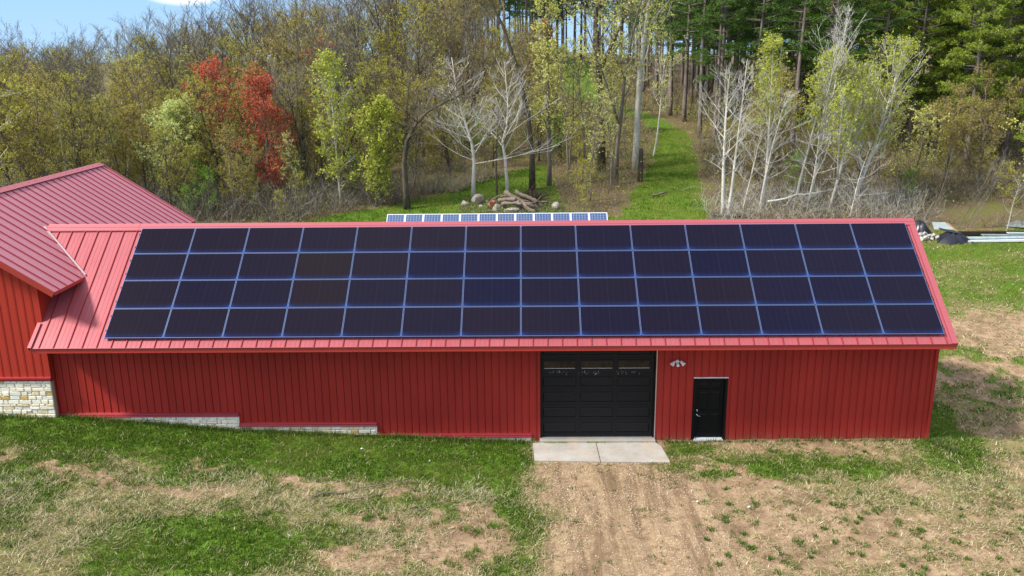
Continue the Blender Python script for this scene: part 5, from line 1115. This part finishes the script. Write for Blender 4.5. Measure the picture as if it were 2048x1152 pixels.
# ================================================================ grass blades (uncountable)
def m_blade():
    m = mat('grass_blades', (.1,.2,.03), .7, spec=.15); k = NB(m); a = k.attr('tint'); k.base(a.outputs['Color'])
    tl = k.n('ShaderNodeBsdfTranslucent'); k.L(a.outputs['Color'], tl.inputs[0]); ms = k.n('ShaderNodeMixShader'); ms.inputs[0].default_value = .25
    k.L(k.b.outputs[0], ms.inputs[1]); k.L(tl.outputs[0], ms.inputs[2]); k.L(ms.outputs[0], m.node_tree.nodes['Material Output'].inputs[0]); return m
M['blade'] = m_blade()
def pal(r, n, cs):
    cs = np.array(cs); i = r.randint(0, len(cs), n); return cs[i]*r.uniform(.75, 1.25, n)[:, None]
def blades(name, label, n, xr_, yr_, seed, mode, h=.07, w=.011, lie=0.):
    r = np.random.RandomState(seed); x = r.uniform(*xr_, n); y = r.uniform(*yr_, n); g, d, v, wd = masks(x, y)
    cl = fbm(x, y, 2.3, 21); cl2 = fbm(x, y, 7., 23)
    if mode == 'green': p = g*(.25+1.5*sstep(.36, .62, cl2*.5+cl*.5))
    elif mode == 'tuft': p = (1-.5*g)*(sstep(.66, .71, fbm(x, y, 3.6, 25)))*(x > 12)*(.35+.65*(1-v))+(x <= 12)*sstep(.58, .68, cl2)*(1-g)*(1-.6*d)
    else: p = (1-.95*g)*(1-.93*d)*(1-.97*v)*(.25+1.3*sstep(.38, .60, cl))
    inb = ((x > XL-.05)&(x < 24.85)&(y > .70)&(y < 6.6))|((x < -2.0)&(y > .5))|((x > 12.6)&(x < 16.65)&(y > -.78)&(y < .9))
    # a few blades creep over the joint of the apron
    k = (r.rand(n) < p)&~inb&(wd < .5)
    x, y = x[k], y[k]; n = len(x); z = GZ(x, y)-.01; gg = fbm(x, y, .5, 31)
    hh = h*r.uniform(.5, 1.35, n)
    if mode == 'green': hh = hh*(1+1.2*np.exp(-np.abs(y-.62)/.12)*(x < 12.6)*(x > -2)*r.rand(n))
    a = r.uniform(0, 2*np.pi, n); ln = (lie+np.abs(r.randn(n))*.35) if lie == 0 else r.uniform(1.2, 3.2, n)
    d3 = np.c_[np.cos(a)*ln, np.sin(a)*ln, np.ones(n)]; d3 /= np.linalg.norm(d3, axis=1)[:, None]; p0 = np.c_[x, y, z+(.012 if lie else 0)]; tip = p0+d3*hh[:, None]
    b = a+np.pi/2+r.randn(n)*.4; s_ = np.c_[np.cos(b), np.sin(b), np.zeros(n)]*w*r.uniform(.6, 1.3, n)[:, None]
    V = np.stack([p0-s_, p0+s_, tip], 1).reshape(-1, 3); i = np.arange(n)*3
    if mode == 'green':
        c = pal(r, n, [(.040,.100,.008),(.075,.155,.012),(.120,.215,.018),(.030,.070,.006),(.21,.27,.035)]); t = sstep(.50, .70, gg)[:, None]; c = c*(1-t*.5)+t*.5*np.array([.22,.25,.05])
        ty = (sstep(.35, .60, fbm(x, y, .8, 33))*(y > 20)*.75)[:, None]; c = c*(1-ty)+ty*np.array([.30,.31,.06])*r.uniform(.6, 1.2, n)[:, None]
        yl = ((x > 25)&(y > 10))[:, None]; c = np.where(yl, c*.55+np.array([.24,.25,.06])*.45, c)
    elif mode == 'tuft': c = pal(r, n, [(.040,.100,.012),(.065,.140,.016),(.09,.17,.025)])
    else: c = pal(r, n, [(.40,.32,.17),(.54,.45,.26),(.28,.22,.115),(.17,.13,.065),(.66,.58,.38),(.15,.19,.035),(.22,.26,.05),(.12,.15,.03)])
    o = np_mesh(name, V, np.c_[i, i+1, i+2], ['blade'], {'tint': np.repeat(c, 3, 0)}); tag(o, label, 'grass', None, 'stuff'); return o
blades('grass', 'short green lawn blades in front of the house and barn', 620000, (-6, 26.5), (-7.5, .72), 1, 'green')
blades('grass', 'green grass around the right end of the barn and in the east yard', 240000, (24.5, 46), (-7.5, 27), 2, 'green', .085, .018)
blades('grass', 'green grass of the clearing behind the barn and the mown trail', 240000, (-4, 27), (14, 56), 3, 'green', .12, .022)
blades('straw', 'matted straw-coloured dry grass on the foreground ground', 420000, (-6, 27), (-7.5, .72), 4, 'straw', .13, .0075, 1)
blades('straw', 'matted dry grass of the east yard', 200000, (24.5, 46), (-7.5, 27), 5, 'straw', .16, .014, 1)
blades('weed_tufts', 'small dark green weed tufts scattered on the bare ground', 300000, (9, 30), (-7.5, .5), 6, 'tuft', .06, .012)
# thatch mats and weed clumps
def clumps(name, label, cs, per, rad, h, w, cols, seed, lie):
    r = np.random.RandomState(seed); C0 = np.array(cs); n = len(C0)*per; q = r.randn(n, 2)*np.repeat(rad*r.uniform(.5, 1.3, len(C0)), per)[:, None]; P0 = np.repeat(C0, per, 0)+q
    x, y = P0[:, 0], P0[:, 1]; k = (y < .72); x, y, q = x[k], y[k], q[k]; n = len(x); z = GZ(x, y); a = np.arctan2(q[:, 1], q[:, 0])+r.randn(n)*.8; ln = (np.abs(r.randn(n))*.5+.2) if not lie else r.uniform(1.2, 4, n)
    d3 = np.c_[np.cos(a)*ln, np.sin(a)*ln, np.ones(n)]; d3 /= np.linalg.norm(d3, axis=1)[:, None]; p0 = np.c_[x, y, z+(r.rand(n)*.03 if lie else 0)]; tip = p0+d3*(h*r.uniform(.5, 1.4, n))[:, None]
    b = a+np.pi/2; s_ = np.c_[np.cos(b), np.sin(b), np.zeros(n)]*w*r.uniform(.6, 1.3, n)[:, None]; V = np.stack([p0-s_, p0+s_, tip], 1).reshape(-1, 3); i = np.arange(n)*3
    tag(np_mesh(name, V, np.c_[i, i+1, i+2], ['blade'], {'tint': np.repeat(pal(r, n, cols), 3, 0)}), label, 'grass', None, 'stuff')
_r = random.Random(3); cs = []
for (cx, cy, rx, ry, nn) in [(-.6,-4.2,2.2,1.3,80),(10.9,-2.9,1.1,.5,34),(6,-3.6,3.0,.8,40),(1.5,-5.6,1.6,1.0,34),(4.2,-3.0,2.6,.7,30),(27,-3,3,2,34),(22,-2.6,3,1,16),(9,-4.6,1.6,1,26)]:
    cs += [(_r.gauss(cx, rx*.6), _r.gauss(cy, ry*.6)) for _ in range(nn)]
clumps('thatch', 'pale matted thatch of long dead grass on the foreground slope', cs, 40, .26, .18, .006, [(.52,.45,.29),(.42,.35,.20),(.32,.26,.14),(.60,.53,.37),(.20,.22,.06)], 41, True)
cs = []
while len(cs) < 135:
    x, y = _r.uniform(16.8, 29.5), _r.uniform(-7, .2)
    if _r.random() < (.25 if y > -2 else 1)*(.5+.5*float(vn(np.float64(x), np.float64(y), .6, 3) > .45)): cs.append((x, y))
clumps('weed_clumps', 'separate dark green weed clumps dotted over the bare ground right of the drive', cs, 55, .062, .085, .011, [(.045,.110,.012),(.075,.155,.016),(.12,.20,.03)], 42, False)
clumps('weed_clumps', 'green weed clumps in the straw of the left foreground', [(_r.uniform(-3, 12.3), _r.uniform(-6.8, -1.8)) for _ in range(170)], 60, .085, .10, .010, [(.055,.120,.012),(.090,.175,.016),(.15,.23,.03)], 43, False)
clumps('wall_grass', 'taller unmown grass against the stone base and wall', [(_r.uniform(-2, 12.6), .62) for _ in range(150)]+[(_r.uniform(-6, -2.2), .45) for _ in range(40)]+[(_r.uniform(16.8, 24.8), .70) for _ in range(50)]+[(24.95+_r.uniform(0, .5), _r.uniform(-.2, .7)) for _ in range(60)], 26, .075, .15, .010, [(.045,.105,.012),(.075,.155,.018),(.13,.20,.03),(.36,.32,.16)], 44, False)
# loose gravel on the drive
r = np.random.RandomState(12); n = 42000; x = r.uniform(11.5, 19, n); y = r.uniform(-7.5, -.7, n); g_, d_, v_, w_ = masks(x, y); k = r.rand(n) < v_*(.12+1.1*sstep(.4, .62, fbm(x*1., y*.3, 1.6, 8))); x, y = x[k], y[k]; n = len(x); s_ = r.uniform(.005, .014, n)[:, None]
c0 = np.c_[x, y, GZ(x, y)+.004]; o1 = r.randn(n, 4, 3)*.35; dirs = np.array([[1,0,-.2],[-.5,.87,-.2],[-.5,-.87,-.2],[0,0,.9]])[None]+o1; V = (c0[:, None]+dirs*s_[:, None]).reshape(-1, 3); i = np.arange(n)*4
F = np.concatenate([np.c_[i, i+1, i+3], np.c_[i+1, i+2, i+3], np.c_[i+2, i, i+3]]); cc = pal(r, n, [(.46,.35,.22),(.62,.51,.35),(.36,.25,.15),(.26,.17,.105),(.46,.35,.26)])
M['pebble'] = mat('pebbles', (.5,.4,.3), .9, spec=.15); kk = NB(M['pebble']); kk.base(kk.attr('tint').outputs['Color'])
tag(np_mesh('gravel', V, F, ['pebble'], {'tint': np.repeat(cc, 4, 0)}), 'loose pale gravel on the drive in front of the apron', 'gravel', None, 'stuff')
# grass in the apron joint
r = random.Random(6); mb = MB()
for i in range(420):
    x = r.choice([r.uniform(13.0, 13.7), r.uniform(14.3, 15.0), r.uniform(12.9, 16.5)]); y = .59+r.gauss(0, .02); a = r.uniform(0, 6.28); h = r.uniform(.02, .07); p = Vector((x, y, -.06)); e = p+Vector((math.cos(a)*.03, math.sin(a)*.03-.01, h)); s2 = Vector((.006, 0, 0)); k = len(mb.v); mb.v += [tuple(p-s2), tuple(p+s2), tuple(e)]; mb.f.append((k, k+1, k+2)); mb.m.append(0)
tag(mb.build('joint_weeds', 'leaf_green'), 'low weeds growing in the joint between apron and garage sill', 'weeds', None, 'stuff')
print('objects', len(bpy.data.objects))
